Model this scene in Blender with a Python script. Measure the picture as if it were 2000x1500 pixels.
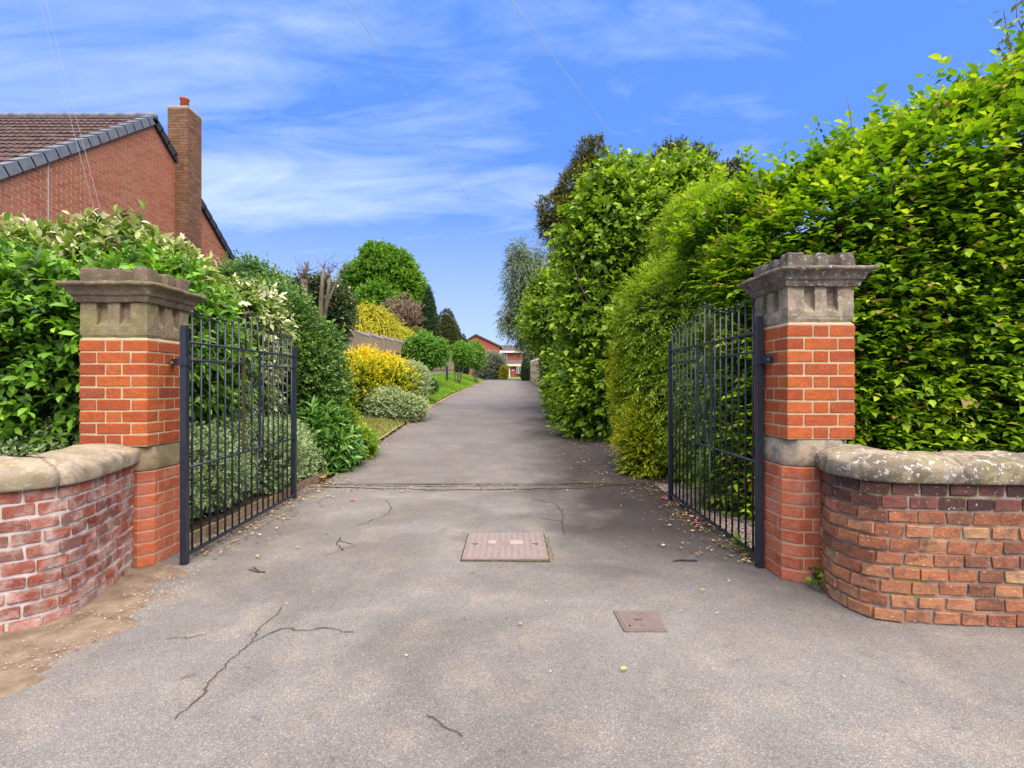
import bpy, bmesh, math, random
import numpy as np
from mathutils import Vector, Matrix, noise as mnoise

R = math.radians
random.seed(7)
rng = np.random.default_rng(7)
for o in list(bpy.data.objects): bpy.data.objects.remove(o)
S = bpy.context.scene
C = S.collection

# ------------------------------------------------------------------ camera, sky, sun, exposure
CAMZ = 1.25
cam = bpy.data.cameras.new('camera'); cam.lens = 18; cam.sensor_width = 36; cam.clip_start = .05; cam.clip_end = 3000
camo = bpy.data.objects.new('camera', cam); C.objects.link(camo)
camo.location = (0, 0, CAMZ); camo.rotation_euler = (R(90), 0, 0)
S.camera = camo
S.render.resolution_x = 1024; S.render.resolution_y = 768

SUN_EL, SUN_AZ = 62, 152         # azimuth of the sun clockwise from +Y (behind the camera, to the right)
w = bpy.data.worlds.new("World"); S.world = w; w.use_nodes = True
nt = w.node_tree; nt.nodes.clear()
def wn(t, **kw):
    n = nt.nodes.new(t)
    for k, v in kw.items(): setattr(n, k, v)
    return n
sky = wn('ShaderNodeTexSky', sky_type='NISHITA', sun_disc=False)
sky.sun_elevation = R(SUN_EL); sky.sun_rotation = R(SUN_AZ); sky.air_density = 1.0; sky.dust_density = .3; sky.ozone_density = 2.5; sky.altitude = 0
tc = wn('ShaderNodeTexCoord')
sep = wn('ShaderNodeSeparateXYZ'); nt.links.new(tc.outputs['Generated'], sep.inputs[0])
zc = wn('ShaderNodeMath', operation='MAXIMUM'); nt.links.new(sep.outputs[2], zc.inputs[0]); zc.inputs[1].default_value = 0
za = wn('ShaderNodeMath', operation='ADD'); nt.links.new(zc.outputs[0], za.inputs[0]); za.inputs[1].default_value = .22
dx = wn('ShaderNodeMath', operation='DIVIDE'); nt.links.new(sep.outputs[0], dx.inputs[0]); nt.links.new(za.outputs[0], dx.inputs[1])
dy = wn('ShaderNodeMath', operation='DIVIDE'); nt.links.new(sep.outputs[1], dy.inputs[0]); nt.links.new(za.outputs[0], dy.inputs[1])
cb = wn('ShaderNodeCombineXYZ'); nt.links.new(dx.outputs[0], cb.inputs[0]); nt.links.new(dy.outputs[0], cb.inputs[1])
mp = wn('ShaderNodeMapping'); nt.links.new(cb.outputs[0], mp.inputs[0])
mp.inputs['Rotation'].default_value = (0, 0, R(20)); mp.inputs['Scale'].default_value = (.55, 1.0, 1); mp.inputs['Location'].default_value = (.95, .42, 3.1)
n1 = wn('ShaderNodeTexNoise'); n1.inputs['Scale'].default_value = .95; n1.inputs['Detail'].default_value = 9; n1.inputs['Roughness'].default_value = .56; n1.inputs['Distortion'].default_value = .5
nt.links.new(mp.outputs[0], n1.inputs['Vector'])
mp2 = wn('ShaderNodeMapping'); nt.links.new(cb.outputs[0], mp2.inputs[0])
mp2.inputs['Rotation'].default_value = (0, 0, R(-28)); mp2.inputs['Scale'].default_value = (1.6, 4.2, 1); mp2.inputs['Location'].default_value = (.3, 1.7, 8)
n2 = wn('ShaderNodeTexNoise'); n2.inputs['Scale'].default_value = 1.1; n2.inputs['Detail'].default_value = 8; n2.inputs['Roughness'].default_value = .6; n2.inputs['Distortion'].default_value = .9
nt.links.new(mp2.outputs[0], n2.inputs['Vector'])
k2 = wn('ShaderNodeMath', operation='MULTIPLY_ADD'); nt.links.new(n2.outputs['Fac'], k2.inputs[0]); k2.inputs[1].default_value = .42; k2.inputs[2].default_value = -.21
k1 = wn('ShaderNodeMath', operation='ADD'); nt.links.new(n1.outputs['Fac'], k1.inputs[0]); nt.links.new(k2.outputs[0], k1.inputs[1])
cr = wn('ShaderNodeValToRGB'); nt.links.new(k1.outputs[0], cr.inputs[0])
cr.color_ramp.elements[0].position = .45; cr.color_ramp.elements[0].color = (0, 0, 0, 1)
cr.color_ramp.elements[1].position = .72; cr.color_ramp.elements[1].color = (.9, .9, .9, 1)
# horizon paleness (thin far cloud), the same all the way round
hz = wn('ShaderNodeMapRange'); nt.links.new(zc.outputs[0], hz.inputs[0]); hz.inputs[1].default_value = 0; hz.inputs[2].default_value = .34; hz.inputs[3].default_value = .9; hz.inputs[4].default_value = 0
mx = wn('ShaderNodeMath', operation='MAXIMUM'); nt.links.new(cr.outputs[0], mx.inputs[0]); nt.links.new(hz.outputs[0], mx.inputs[1])
tint = wn('ShaderNodeMixRGB', blend_type='MULTIPLY'); tint.inputs[0].default_value = 1
SKYTINT = (.6, .7, 1.1, 1)
nt.links.new(sky.outputs[0], tint.inputs[1]); tint.inputs[2].default_value = SKYTINT
flat = wn('ShaderNodeMixRGB', blend_type='MIX'); flat.inputs[0].default_value = .8
nt.links.new(tint.outputs[0], flat.inputs[1]); flat.inputs[2].default_value = (.58, 1.5, 4.45, 1)
mix = wn('ShaderNodeMixRGB', blend_type='MIX'); nt.links.new(mx.outputs[0], mix.inputs[0])
nt.links.new(flat.outputs[0], mix.inputs[1]); mix.inputs[2].default_value = (2.9, 3.6, 4.4, 1)
bg = wn('ShaderNodeBackground'); bg.inputs['Strength'].default_value = .1
nt.links.new(mix.outputs[0], bg.inputs[0])
wo = wn('ShaderNodeOutputWorld'); nt.links.new(bg.outputs[0], wo.inputs[0])

sl = bpy.data.lights.new('sun', 'SUN'); sl.energy = 3.7; sl.angle = R(80); sl.color = (1, .88, .74)
so = bpy.data.objects.new('sun', sl); C.objects.link(so)
sd = Vector((math.sin(R(SUN_AZ))*math.cos(R(SUN_EL)), math.cos(R(SUN_AZ))*math.cos(R(SUN_EL)), math.sin(R(SUN_EL))))
so.rotation_euler = sd.to_track_quat('Z', 'Y').to_euler(); so.location = sd*30
S.view_settings.view_transform = 'Standard'; S.view_settings.look = 'None'; S.view_settings.gamma = 1; S.view_settings.use_curve_mapping = False
S.view_settings.exposure = 1.3

# ------------------------------------------------------------------ helpers
def at(px, py, Y):      # point at depth Y seen at (px, py) of the 2000 x 1500 photograph
    return ((px-1000)/1000*Y, Y, CAMZ+(750-py)/1000*Y)
def sst(x, a, b):
    t = np.clip((x-a)/(b-a), 0, 1); return t*t*(3-2*t)
GY = [-50, 6.4, 9.5, 14.6, 22.6, 28, 46, 80, 130, 900]
GZ = [0, 0, .19, .46, .76, .93, 1.5, 2.35, 3.0, 3.0]
def gd(y): return np.interp(y, GY, GZ)
def gh(x, y):
    x = np.asarray(x, float); y = np.asarray(y, float)
    bank = .62*sst(-x, 2.5, 4.9)*sst(y, 9, 17)*(1-sst(y, 44, 60)) + .10*sst(-x, 2.45, 2.9)*sst(y, 3.6, 5)
    return gd(y)+bank
def tag(o, label=None, cat=None, group=None, kind=None):
    if label: o['label'] = label
    if cat: o['category'] = cat
    if group: o['group'] = group
    if kind: o['kind'] = kind
    return o
def empty(name, loc, label, cat, group=None):
    o = bpy.data.objects.new(name, None); C.objects.link(o); o.location = loc
    return tag(o, label, cat, group)
def link(name, me, mat=None, parent=None, smooth=False, kind=None):
    if mat is not None and not me.materials: me.materials.append(mat)
    if smooth and me.polygons: me.polygons.foreach_set('use_smooth', [True]*len(me.polygons))
    o = bpy.data.objects.new(name, me); C.objects.link(o)
    if parent is not None:
        o.parent = parent; o.matrix_parent_inverse = world(parent).inverted()
    if kind: o['kind'] = kind
    return o
def world(o):
    m = o.matrix_basis.copy() if o.parent is None else world(o.parent) @ o.matrix_parent_inverse @ o.matrix_basis
    return m
class MB:
    def __init__(s): s.v = []; s.f = []
    def add(s, vs, fs):
        b = len(s.v); s.v += [tuple(v) for v in vs]; s.f += [tuple(i+b for i in f) for f in fs]; return s
    def box(s, x0, x1, y0, y1, z0, z1):
        return s.add([(x0,y0,z0),(x1,y0,z0),(x1,y1,z0),(x0,y1,z0),(x0,y0,z1),(x1,y0,z1),(x1,y1,z1),(x0,y1,z1)],
                     [(0,3,2,1),(4,5,6,7),(0,1,5,4),(1,2,6,5),(2,3,7,6),(3,0,4,7)])
    def tube(s, pts, rads, n=8, cap=True):
        pts = [Vector(p) for p in pts]
        if not hasattr(rads, '__len__'): rads = [rads]*len(pts)
        b = len(s.v); up = None
        for i, p in enumerate(pts):
            d = (pts[min(i+1, len(pts)-1)]-pts[max(i-1, 0)])
            d = d.normalized() if d.length > 1e-9 else Vector((0,0,1))
            if up is None: up = Vector((0,0,1)) if abs(d.z) < .9 else Vector((1,0,0))
            e1 = d.cross(up).normalized(); e2 = e1.cross(d).normalized(); up = e2
            for k in range(n):
                a = 2*math.pi*k/n; s.v.append(tuple(p+(e1*math.cos(a)+e2*math.sin(a))*rads[i]))
        for i in range(len(pts)-1):
            for k in range(n):
                k2 = (k+1) % n
                s.f.append((b+i*n+k, b+(i+1)*n+k, b+(i+1)*n+k2, b+i*n+k2))
        if cap:
            s.f.append(tuple(b+k for k in range(n))); e = b+(len(pts)-1)*n
            s.f.append(tuple(e+n-1-k for k in range(n)))
        return s
    def rings(s, rings, cap=True, close=True):
        b = len(s.v); n = len(rings[0])
        for r in rings: s.v += [tuple(p) for p in r]
        for i in range(len(rings)-1):
            for k in range(n if close else n-1):
                k2 = (k+1) % n
                s.f.append((b+i*n+k, b+i*n+k2, b+(i+1)*n+k2, b+(i+1)*n+k))
        if cap:
            for e, fl in ((0, True), (len(rings)-1, False)):
                c = np.mean(np.array(rings[e]), axis=0); s.v.append(tuple(c)); ci = len(s.v)-1
                for k in range(n):
                    k2 = (k+1) % n; a, d = b+e*n+k, b+e*n+k2
                    s.f.append((ci, d, a) if fl else (ci, a, d))
        return s
    def ball(s, c, r, n=8, m=5, sc=(1,1,1)):
        rg = []
        for i in range(m+1):
            t = math.pi*(i+.02)/(m+.04); rg.append([(c[0]+r*sc[0]*math.sin(t)*math.cos(2*math.pi*k/n), c[1]+r*sc[1]*math.sin(t)*math.sin(2*math.pi*k/n), c[2]-r*sc[2]*math.cos(t)) for k in range(n)])
        return s.rings(rg)
    def mesh(s, name):
        me = bpy.data.meshes.new(name); me.from_pydata(s.v, [], s.f); me.update(); return me
    def build(s, name, mat, parent=None, smooth=False, kind=None):
        return link(name, s.mesh(name), mat, parent, smooth, kind)
def fbm(v, sc, oct=3, off=0):
    p = Vector(v)*sc+Vector((off, off*1.3, off*.7)); a = 1; r = 0
    for i in range(oct): r += a*mnoise.noise(p); p = p*2.03; a *= .5
    return r

# ------------------------------------------------------------------ materials
def srgb(r, g, b):
    f = lambda c: (c/255)/12.92 if c/255 <= .04045 else ((c/255+.055)/1.055)**2.4
    return (f(r), f(g), f(b), 1)
def c4(c): return tuple(c)+((1,) if len(c) == 3 else ())
class NB:
    def __init__(s, name, rough=.8, spec=.3):
        s.m = bpy.data.materials.new(name); s.m.use_nodes = True; s.t = s.m.node_tree
        s.p = s.t.nodes['Principled BSDF']; s.p.inputs['Roughness'].default_value = rough
        s.p.inputs['Specular IOR Level'].default_value = spec
        s.geo = s.t.nodes.new('ShaderNodeNewGeometry')
    def n(s, t, ins=None, **kw):
        x = s.t.nodes.new(t)
        for k, v in kw.items(): setattr(x, k, v)
        for k, v in (ins or {}).items(): s.set(x.inputs[k], v)
        return x
    def set(s, sock, v):
        if isinstance(v, bpy.types.NodeSocket): s.t.links.new(v, sock)
        else: sock.default_value = v
    def noise(s, sc, det=4, rough=.55, vec=None, dist=0, stretch=None):
        v = vec or s.geo.outputs['Position']
        if stretch: v = s.n('ShaderNodeMapping', {'Vector': v, 'Scale': stretch}).outputs[0]
        return s.n('ShaderNodeTexNoise', {'Vector': v, 'Scale': sc, 'Detail': det, 'Roughness': rough, 'Distortion': dist}).outputs['Fac']
    def vor(s, sc, feature='F1', out='Distance', vec=None):
        return s.n('ShaderNodeTexVoronoi', {'Vector': vec or s.geo.outputs['Position'], 'Scale': sc}, feature=feature).outputs[out]
    def ramp(s, fac, stops, interp='LINEAR'):
        r = s.n('ShaderNodeValToRGB', {'Fac': fac}); e = r.color_ramp.elements; r.color_ramp.interpolation = interp
        while len(e) < len(stops): e.new(.5)
        for i, (p, c) in enumerate(stops):
            e[i].position = p; e[i].color = c4(c) if hasattr(c, '__len__') else (c, c, c, 1)
        return r.outputs[0]
    def mix(s, fac, a, b, mode='MIX'):
        return s.n('ShaderNodeMixRGB', {'Fac': fac, 'Color1': c4(a) if isinstance(a, tuple) else a, 'Color2': c4(b) if isinstance(b, tuple) else b}, blend_type=mode).outputs[0]
    def math(s, op, a, b=0.0):
        return s.n('ShaderNodeMath', {0: a, 1: b}, operation=op).outputs[0]
    def rnd(s):
        oi = s.n('ShaderNodeObjectInfo').outputs['Random']
        return s.math('FRACT', s.math('ADD', oi, s.geo.outputs['Random Per Island']))
    def bump(s, h, strength=.3, dist=.01):
        b = s.n('ShaderNodeBump', {'Height': h, 'Strength': strength, 'Distance': dist}); s.t.links.new(b.outputs[0], s.p.inputs['Normal']); return s
    def col(s, c): s.set(s.p.inputs['Base Color'], c4(c) if isinstance(c, tuple) else c); return s

def m_asphalt(name, lo, hi, patch, dark):
    b = NB(name, .85, .25)
    sp = b.vor(260, out='Color'); g = b.n('ShaderNodeSeparateColor', {0: sp}).outputs[0]
    base = b.ramp(g, [(0, lo), (.55, tuple((x+y)/2 for x, y in zip(lo, hi))), (.93, hi), (1, tuple(x*1.5 for x in hi))])
    fine = b.noise(420, 2); base = b.mix(.55, base, b.ramp(fine, [(.3, .35), (.65, 1)]), 'MULTIPLY')
    big = b.noise(.8, 7, .62, dist=.5)
    base = b.mix(b.ramp(big, [(.42, 0), (.58, 1)]), base, b.mix(1, base, patch, 'MULTIPLY'))
    med = b.noise(3.1, 6, .65)
    base = b.mix(b.ramp(med, [(.48, 0), (.66, .9)]), base, b.mix(1, base, (1.28, 1.21, 1.12), 'MULTIPLY'))
    # surface darkens towards the right, from the gates up the drive
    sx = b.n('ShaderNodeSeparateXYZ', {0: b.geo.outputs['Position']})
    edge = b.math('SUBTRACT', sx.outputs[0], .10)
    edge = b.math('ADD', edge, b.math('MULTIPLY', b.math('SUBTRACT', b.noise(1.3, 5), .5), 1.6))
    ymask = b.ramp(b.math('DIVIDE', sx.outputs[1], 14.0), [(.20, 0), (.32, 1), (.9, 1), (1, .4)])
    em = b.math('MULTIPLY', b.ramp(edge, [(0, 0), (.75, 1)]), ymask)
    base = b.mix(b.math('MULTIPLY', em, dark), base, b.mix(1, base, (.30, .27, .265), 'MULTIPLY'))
    dk = b.noise(9, 4, .6); base = b.mix(b.ramp(dk, [(.64, 0), (.72, .55)]), base, b.mix(1, base, (.5, .46, .43), 'MULTIPLY'))
    # thin sandy wash at the left and scattered pale scuffs
    sc_ = b.noise(2.2, 7, .7, dist=.8); base = b.mix(b.ramp(sc_, [(.60, 0), (.70, .35)]), base, (.34, .31, .27))
    base = b.mix(1, base, (.95, .945, .915), 'MULTIPLY')
    b.col(base); b.bump(b.math('ADD', b.math('MULTIPLY', g, .5), b.math('MULTIPLY', fine, .6)), .55, .004)
    return b.m
def m_brick(name, stops, grime=None, lichen=0., rough=.85, haze=None):
    b = NB(name, rough, .25)
    c = b.ramp(b.rnd(), stops)
    n = b.noise(28, 5, .65); c = b.mix(.5, c, b.ramp(n, [(.25, .45), (.7, 1.15)]), 'MULTIPLY')
    if haze:
        h = b.noise(9, 6, .68); c = b.mix(b.ramp(h, [(.44, 0), (.66, haze[1])]), c, haze[0])
    if grime:
        h = b.noise(11, 5, .65); c = b.mix(b.ramp(h, [(.5, 0), (.68, grime[1])]), c, grime[0])
    if lichen:
        h = b.noise(55, 5, .7); c = b.mix(b.ramp(h, [(.61, 0), (.67, lichen)]), c, (.5, .47, .38))
    b.col(c); b.bump(b.math('ADD', b.noise(60, 5, .7), b.math('MULTIPLY', b.noise(16, 5, .65), 1.6)), .8, .008)
    return b.m
def m_mortar(name, c1, c2, moss=0.):
    b = NB(name, .95, .1)
    c = b.mix(b.ramp(b.noise(13, 5), [(.35, 0), (.65, 1)]), c1, c2)
    if moss: c = b.mix(b.ramp(b.noise(5, 4), [(.55, 0), (.68, moss)]), c, (.22, .22, .04))
    b.col(c); b.bump(b.noise(120, 3), .7, .005); return b.m
def m_stone(name, c1, c2, soot, moss, pale, amt=(.7, .6, .6)):
    b = NB(name, .92, .15)
    c = b.mix(b.ramp(b.noise(5, 6, .6), [(.35, 0), (.65, 1)]), c1, c2)
    c = b.mix(b.ramp(b.noise(90, 3, .6), [(.3, .35), (.7, 0)]), c, b.mix(1, c, (.45, .45, .45), 'MULTIPLY'))
    c = b.mix(b.ramp(b.noise(7.5, 6, .68, dist=.6), [(.46, 0), (.56, amt[0])]), c, soot)
    c = b.mix(b.ramp(b.noise(4.1, 5, .62, dist=.3), [(.49, 0), (.6, amt[1])]), c, moss)
    c = b.mix(b.ramp(b.noise(30, 6, .72), [(.565, 0), (.61, amt[2])]), c, pale)
    b.col(c); b.bump(b.math('ADD', b.noise(70, 5, .7), b.noise(12, 4)), .6, .009); return b.m
def m_simple(name, c1, c2, sc=8, rough=.8, spec=.3, bump=.3, dist=.005, stretch=None, metal=0, det=4):
    b = NB(name, rough, spec)
    f = b.noise(sc, det, .6, stretch=stretch); b.col(b.mix(b.ramp(f, [(.35, 0), (.65, 1)]), c1, c2))
    if bump: b.bump(b.noise(sc*4, 4, stretch=stretch), bump, dist)
    b.p.inputs['Metallic'].default_value = metal
    return b.m
def m_leaf(name, stops, rough=.42, trans=.3, edge=None, spec=.35, tcol=1.25):
    b = NB(name, rough, spec)
    t = b.n('ShaderNodeAttribute', attribute_name='tint').outputs['Fac']
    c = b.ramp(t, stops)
    c = b.mix(.22, c, b.ramp(b.noise(60, 2), [(.3, .6), (.7, 1.3)]), 'MULTIPLY')
    if edge:
        e = b.n('ShaderNodeAttribute', attribute_name='edge').outputs['Fac']
        e = b.math('ADD', e, b.math('MULTIPLY', b.math('SUBTRACT', b.noise(50, 2), .5), .5))
        c = b.mix(b.ramp(e, [(.46, 0), (.78, 1)]), c, edge)
    b.col(c)
    tr = b.n('ShaderNodeBsdfTranslucent', {'Color': b.mix(1, c, (tcol, tcol*1.02, tcol*.6), 'MULTIPLY')})
    ms = b.n('ShaderNodeMixShader', {0: trans, 1: b.p.outputs[0], 2: tr.outputs[0]})
    b.t.links.new(ms.outputs[0], b.t.nodes['Material Output'].inputs[0])
    return b.m

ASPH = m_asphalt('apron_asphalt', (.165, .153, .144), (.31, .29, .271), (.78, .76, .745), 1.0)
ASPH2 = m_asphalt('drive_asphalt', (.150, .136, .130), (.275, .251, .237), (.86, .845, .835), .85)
CRACK = m_simple('crack_fill', (.05, .044, .034), (.11, .09, .055), 20, .95, .1)
MOSS = m_simple('moss', (.12, .13, .02), (.26, .21, .05), 40, .95, .1, .8, .01)
SOIL = m_simple('soil', (.045, .032, .022), (.10, .075, .05), 14, .95, .1, .9, .02)
DIRT = m_simple('sandy_dirt', (.14, .10, .068), (.25, .185, .13), 9, .95, .1, .8, .008, det=8)
GRAVEL = None
BR_PIL = m_brick('orange_brick', [(0, (.34, .07, .024)), (.3, (.46, .10, .026)), (.55, (.50, .125, .033)), (.75, (.43, .09, .026)), (.92, (.38, .085, .03)), (1, (.28, .06, .035))], grime=((.30, .10, .04), .6), rough=.8)
BR_PLI = m_brick('plinth_brick', [(0, (.40, .09, .035)), (.5, (.56, .14, .045)), (1, (.50, .15, .085))], grime=((.25, .12, .08), .35), haze=((.45, .24, .19), .45))
BR_WL = m_brick('left_wall_brick', [(0, (.22, .055, .035)), (.3, (.36, .10, .06)), (.55, (.42, .16, .11)), (.8, (.24, .10, .08)), (1, (.38, .09, .04))], grime=((.13, .09, .065), .7), haze=((.54, .41, .35), .8))
BR_WR = m_brick('right_wall_brick', [(0, (.20, .085, .05)), (.2, (.33, .12, .06)), (.45, (.43, .165, .075)), (.7, (.45, .21, .10)), (.85, (.37, .13, .07)), (.97, (.48, .29, .14)), (1, (.42, .26, .12))], grime=((.085, .055, .045), .75), lichen=.8)
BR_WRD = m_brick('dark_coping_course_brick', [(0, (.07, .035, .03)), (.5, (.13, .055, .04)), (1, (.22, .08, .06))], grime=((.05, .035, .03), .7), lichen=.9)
BR_HOUSE = m_brick('house_brick', [(0, (.35, .115, .062)), (.5, (.44, .15, .08)), (1, (.40, .17, .095))], grime=((.30, .13, .06), .3))
BR_CHIM = m_brick('chimney_brick', [(0, (.17, .085, .045)), (.5, (.24, .11, .06)), (1, (.27, .15, .085))], grime=((.12, .10, .05), .85))
BR_FAR = m_brick('far_house_brick', [(0, (.36, .09, .055)), (1, (.44, .12, .08))])
MO_PIL = m_mortar('pillar_mortar', (.50, .36, .24), (.56, .46, .24), .0)
MO_PLI = m_mortar('plinth_mortar', (.44, .29, .19), (.50, .38, .26), .25)
MO_WL = m_mortar('left_mortar', (.50, .43, .38), (.62, .57, .52), .1)
MO_WR = m_mortar('right_mortar', (.22, .15, .11), (.36, .29, .22), .75)
MO_H = m_mortar('house_mortar', (.62, .46, .30), (.52, .36, .24))
ST_L = m_stone('left_cap_stone', (.36, .28, .165), (.30, .225, .125), (.15, .115, .075), (.23, .215, .07), (.36, .32, .24), (.5, .55, .4))
ST_R = m_stone('right_cap_stone', (.42, .36, .25), (.44, .32, .22), (.13, .11, .09), (.23, .215, .08), (.46, .46, .40), (.55, .5, .7))
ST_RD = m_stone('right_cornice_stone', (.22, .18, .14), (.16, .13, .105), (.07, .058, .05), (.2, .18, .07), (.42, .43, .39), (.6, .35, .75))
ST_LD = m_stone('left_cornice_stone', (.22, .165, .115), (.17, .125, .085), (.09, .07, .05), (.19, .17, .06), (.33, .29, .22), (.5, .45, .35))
ST_CL = m_stone('left_coping_stone', (.42, .35, .25), (.36, .29, .2), (.10, .075, .055), (.25, .22, .09), (.52, .45, .36), (.4, .4, .4))
ST_CR = m_stone('right_coping_stone', (.35, .29, .21), (.28, .23, .16), (.085, .065, .05), (.24, .22, .07), (.58, .57, .52), (.65, .4, .85))
IRON = m_simple('gate_paint', (.013, .016, .026), (.022, .026, .04), 30, .42, .5, .12, .002)
IRONG = m_simple('mossy_gate_paint', (.10, .09, .022), (.035, .034, .028), 26, .7, .3, .4, .003, stretch=(1, 1, .35))
BOLT = m_simple('bolt_steel', (.28, .22, .18), (.2, .15, .12), 60, .5, .5)
TILE = m_simple('roof_tile_concrete', (.06, .037, .031), (.13, .085, .075), 9, .9, .15, .6, .01)
VERGE = m_simple('verge_grey', (.13, .145, .165), (.19, .205, .225), 6, .7, .25, .3, .004)
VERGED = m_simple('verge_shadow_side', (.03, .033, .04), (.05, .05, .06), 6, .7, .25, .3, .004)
POT = m_simple('terracotta', (.42, .10, .05), (.34, .07, .04), 12, .8, .2)
WHITE = m_simple('white_upvc', (.72, .72, .70), (.8, .8, .78), 5, .5, .4, 0)
CREAM = m_simple('cream_fascia', (.62, .56, .46), (.7, .64, .54), 5, .6, .3, 0)
SLATE = m_simple('far_roof_tile', (.09, .065, .055), (.13, .10, .085), 6, .9, .2, .5, .02)
GLASS = NB('window_glass', .08, .6).col((.04, .05, .06)).m
WOOD = m_simple('weathered_fence', (.26, .195, .125), (.38, .30, .21), 5, .9, .15, .5, .006, stretch=(3, 3, .4))
WOODT = m_simple('grey_fence_capping', (.42, .36, .32), (.52, .46, .42), 6, .85, .2, .4, .004)
WOODN = m_simple('tan_fence', (.50, .38, .26), (.60, .48, .35), 5, .9, .15, .5, .006, stretch=(3, 3, .4))
CONC = m_simple('concrete_post', (.34, .30, .25), (.44, .39, .33), 9, .95, .1, .5, .004)
KERB = m_simple('timber_edging', (.16, .11, .07), (.30, .22, .14), 12, .95, .1, .6, .006)
DRY = m_simple('dry_edge', (.40, .28, .16), (.52, .38, .22), 15, .95, .1, .6, .01)
DARKPOST = m_simple('bollard_paint', (.02, .02, .022), (.03, .03, .03), 12, .5, .4)
COVER_L = m_simple('rusty_pink_cover', (.27, .185, .14), (.20, .15, .125), 14, .7, .4, .3, .002)
COVER_B = m_simple('worn_tread_bars', (.33, .27, .24), (.26, .235, .235), 25, .5, .5, .2, .001)
COVER_S = m_simple('rusted_small_cover', (.18, .125, .105), (.15, .118, .105), 22, .65, .45, .5, .003)
BARK = m_simple('bark', (.10, .075, .055), (.20, .16, .12), 9, .95, .1, .9, .02, stretch=(3, 3, .5))
BARKG = m_simple('pollard_bark', (.19, .165, .12), (.11, .085, .065), 9, .95, .1, .9, .02, stretch=(3, 3, .5))
TWIG = m_simple('inner_twigs', (.035, .042, .016), (.06, .06, .03), 9, .95, .05, .9, .03)  # dark fill for the added light-blocking cores
WIRE = m_simple('wire_sheath', (.8, .8, .82), (.85, .85, .87), 4, .6, .3, 0)
def g3(*a): return a
L_LAUREL = m_leaf('laurel_leaf', [(0, (.022, .065, .012)), (.35, (.075, .18, .018)), (.7, (.19, .40, .025)), (1, (.36, .58, .06))])
L_CREAM = m_leaf('cream_leaf', [(0, (.04, .09, .018)), (.35, (.17, .30, .035)), (.6, (.33, .42, .08)), (.8, (.62, .58, .36)), (1, (.85, .80, .62))], .35, .22)
L_ROSE = m_leaf('shrub_leaf', [(0, (.022, .06, .014)), (.5, (.09, .20, .035)), (.85, (.2, .34, .05)), (1, (.38, .33, .12))])
L_HOLLY = m_leaf('holly_leaf', [(0, (.012, .03, .012)), (.6, (.03, .065, .02)), (.85, (.12, .16, .04)), (1, (.45, .42, .2))], .25, .1)
L_VARIEG = m_leaf('white_variegated_leaf', [(0, (.05, .13, .03)), (1, (.16, .32, .07))], .4, .2, edge=(.60, .64, .38))
L_RHODO = m_leaf('long_dark_leaf', [(0, (.022, .08, .014)), (.5, (.075, .20, .03)), (1, (.24, .42, .09))], .28, .2)
L_LIME = m_leaf('lime_leaf', [(0, (.07, .16, .015)), (.6, (.20, .34, .02)), (1, (.42, .50, .04))])
L_GOLD = m_leaf('golden_shrub_leaf', [(0, (.03, .045, .01)), (.22, (.12, .18, .012)), (.46, (.36, .46, .015)), (.74, (.80, .68, .015)), (1, (.88, .50, .03))], .5, .25)
L_YELLOW = m_leaf('yellow_blossom', [(0, (.14, .17, .01)), (.4, (.42, .42, .015)), (1, (.68, .58, .03))], .5, .3)
L_OAK = m_leaf('oak_leaf', [(0, (.035, .10, .012)), (.5, (.11, .26, .02)), (1, (.24, .42, .035))])
L_PURPLE = m_leaf('copper_leaf', [(0, (.12, .07, .06)), (.6, (.28, .18, .15)), (1, (.40, .30, .22))])
L_YEW = m_leaf('clipped_conifer_leaf', [(0, (.025, .05, .02)), (.7, (.065, .125, .04)), (1, (.13, .19, .06))], .6, .15)
L_DOME = m_leaf('yellow_dome_leaf', [(0, (.10, .14, .01)), (1, (.33, .35, .03))])
L_SMALLT = m_leaf('small_tree_leaf', [(0, (.035, .10, .014)), (.5, (.12, .29, .03)), (1, (.3, .50, .08))])
L_WHITE = m_leaf('silver_shrub_leaf', [(0, (.10, .14, .08)), (.5, (.27, .32, .21)), (1, (.55, .56, .44))])
L_BIRCH = m_leaf('grey_green_birch_leaf', [(0, (.05, .075, .04)), (.5, (.15, .20, .09)), (1, (.31, .37, .18))])
L_DARKCON = m_leaf('bronze_conifer_leaf', [(0, (.03, .04, .014)), (.45, (.10, .115, .022)), (.75, (.27, .23, .025)), (1, (.52, .38, .03))], .6, .12)
L_HAZEL = m_leaf('hazel_leaf', [(0, (.04, .09, .010)), (.4, (.14, .26, .013)), (.75, (.29, .44, .02)), (1, (.46, .58, .05))], .45, .35)
L_LEYL = m_leaf('cypress_spray', [(0, (.07, .15, .014)), (.35, (.22, .36, .02)), (.75, (.44, .60, .04)), (1, (.62, .70, .08))], .55, .25)
L_GOLDCON = m_leaf('golden_conifer_spray', [(0, (.10, .17, .012)), (.35, (.30, .42, .018)), (.7, (.62, .62, .02)), (1, (.88, .76, .04))], .55, .2)
L_BEECH = m_leaf('beech_leaf', [(0, (.025, .075, .008)), (.35, (.09, .22, .010)), (.72, (.27, .44, .010)), (.965, (.50, .62, .03)), (1, (.40, .27, .09))], .4, .38)
GRASSM = m_leaf('grass_blade', [(0, (.10, .22, .015)), (.6, (.20, .38, .02)), (1, (.34, .46, .06))], .6, .3)
DRYG = m_leaf('rough_grass_blade', [(0, (.13, .17, .03)), (.6, (.28, .30, .07)), (1, (.42, .36, .16))], .7, .3)
LAWN = m_simple('lawn_turf', (.10, .21, .018), (.18, .31, .03), 6, .95, .1, .8, .02)
ROUGH = m_simple('rough_turf', (.20, .22, .05), (.34, .29, .13), 6, .95, .1, .8, .02)
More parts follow.
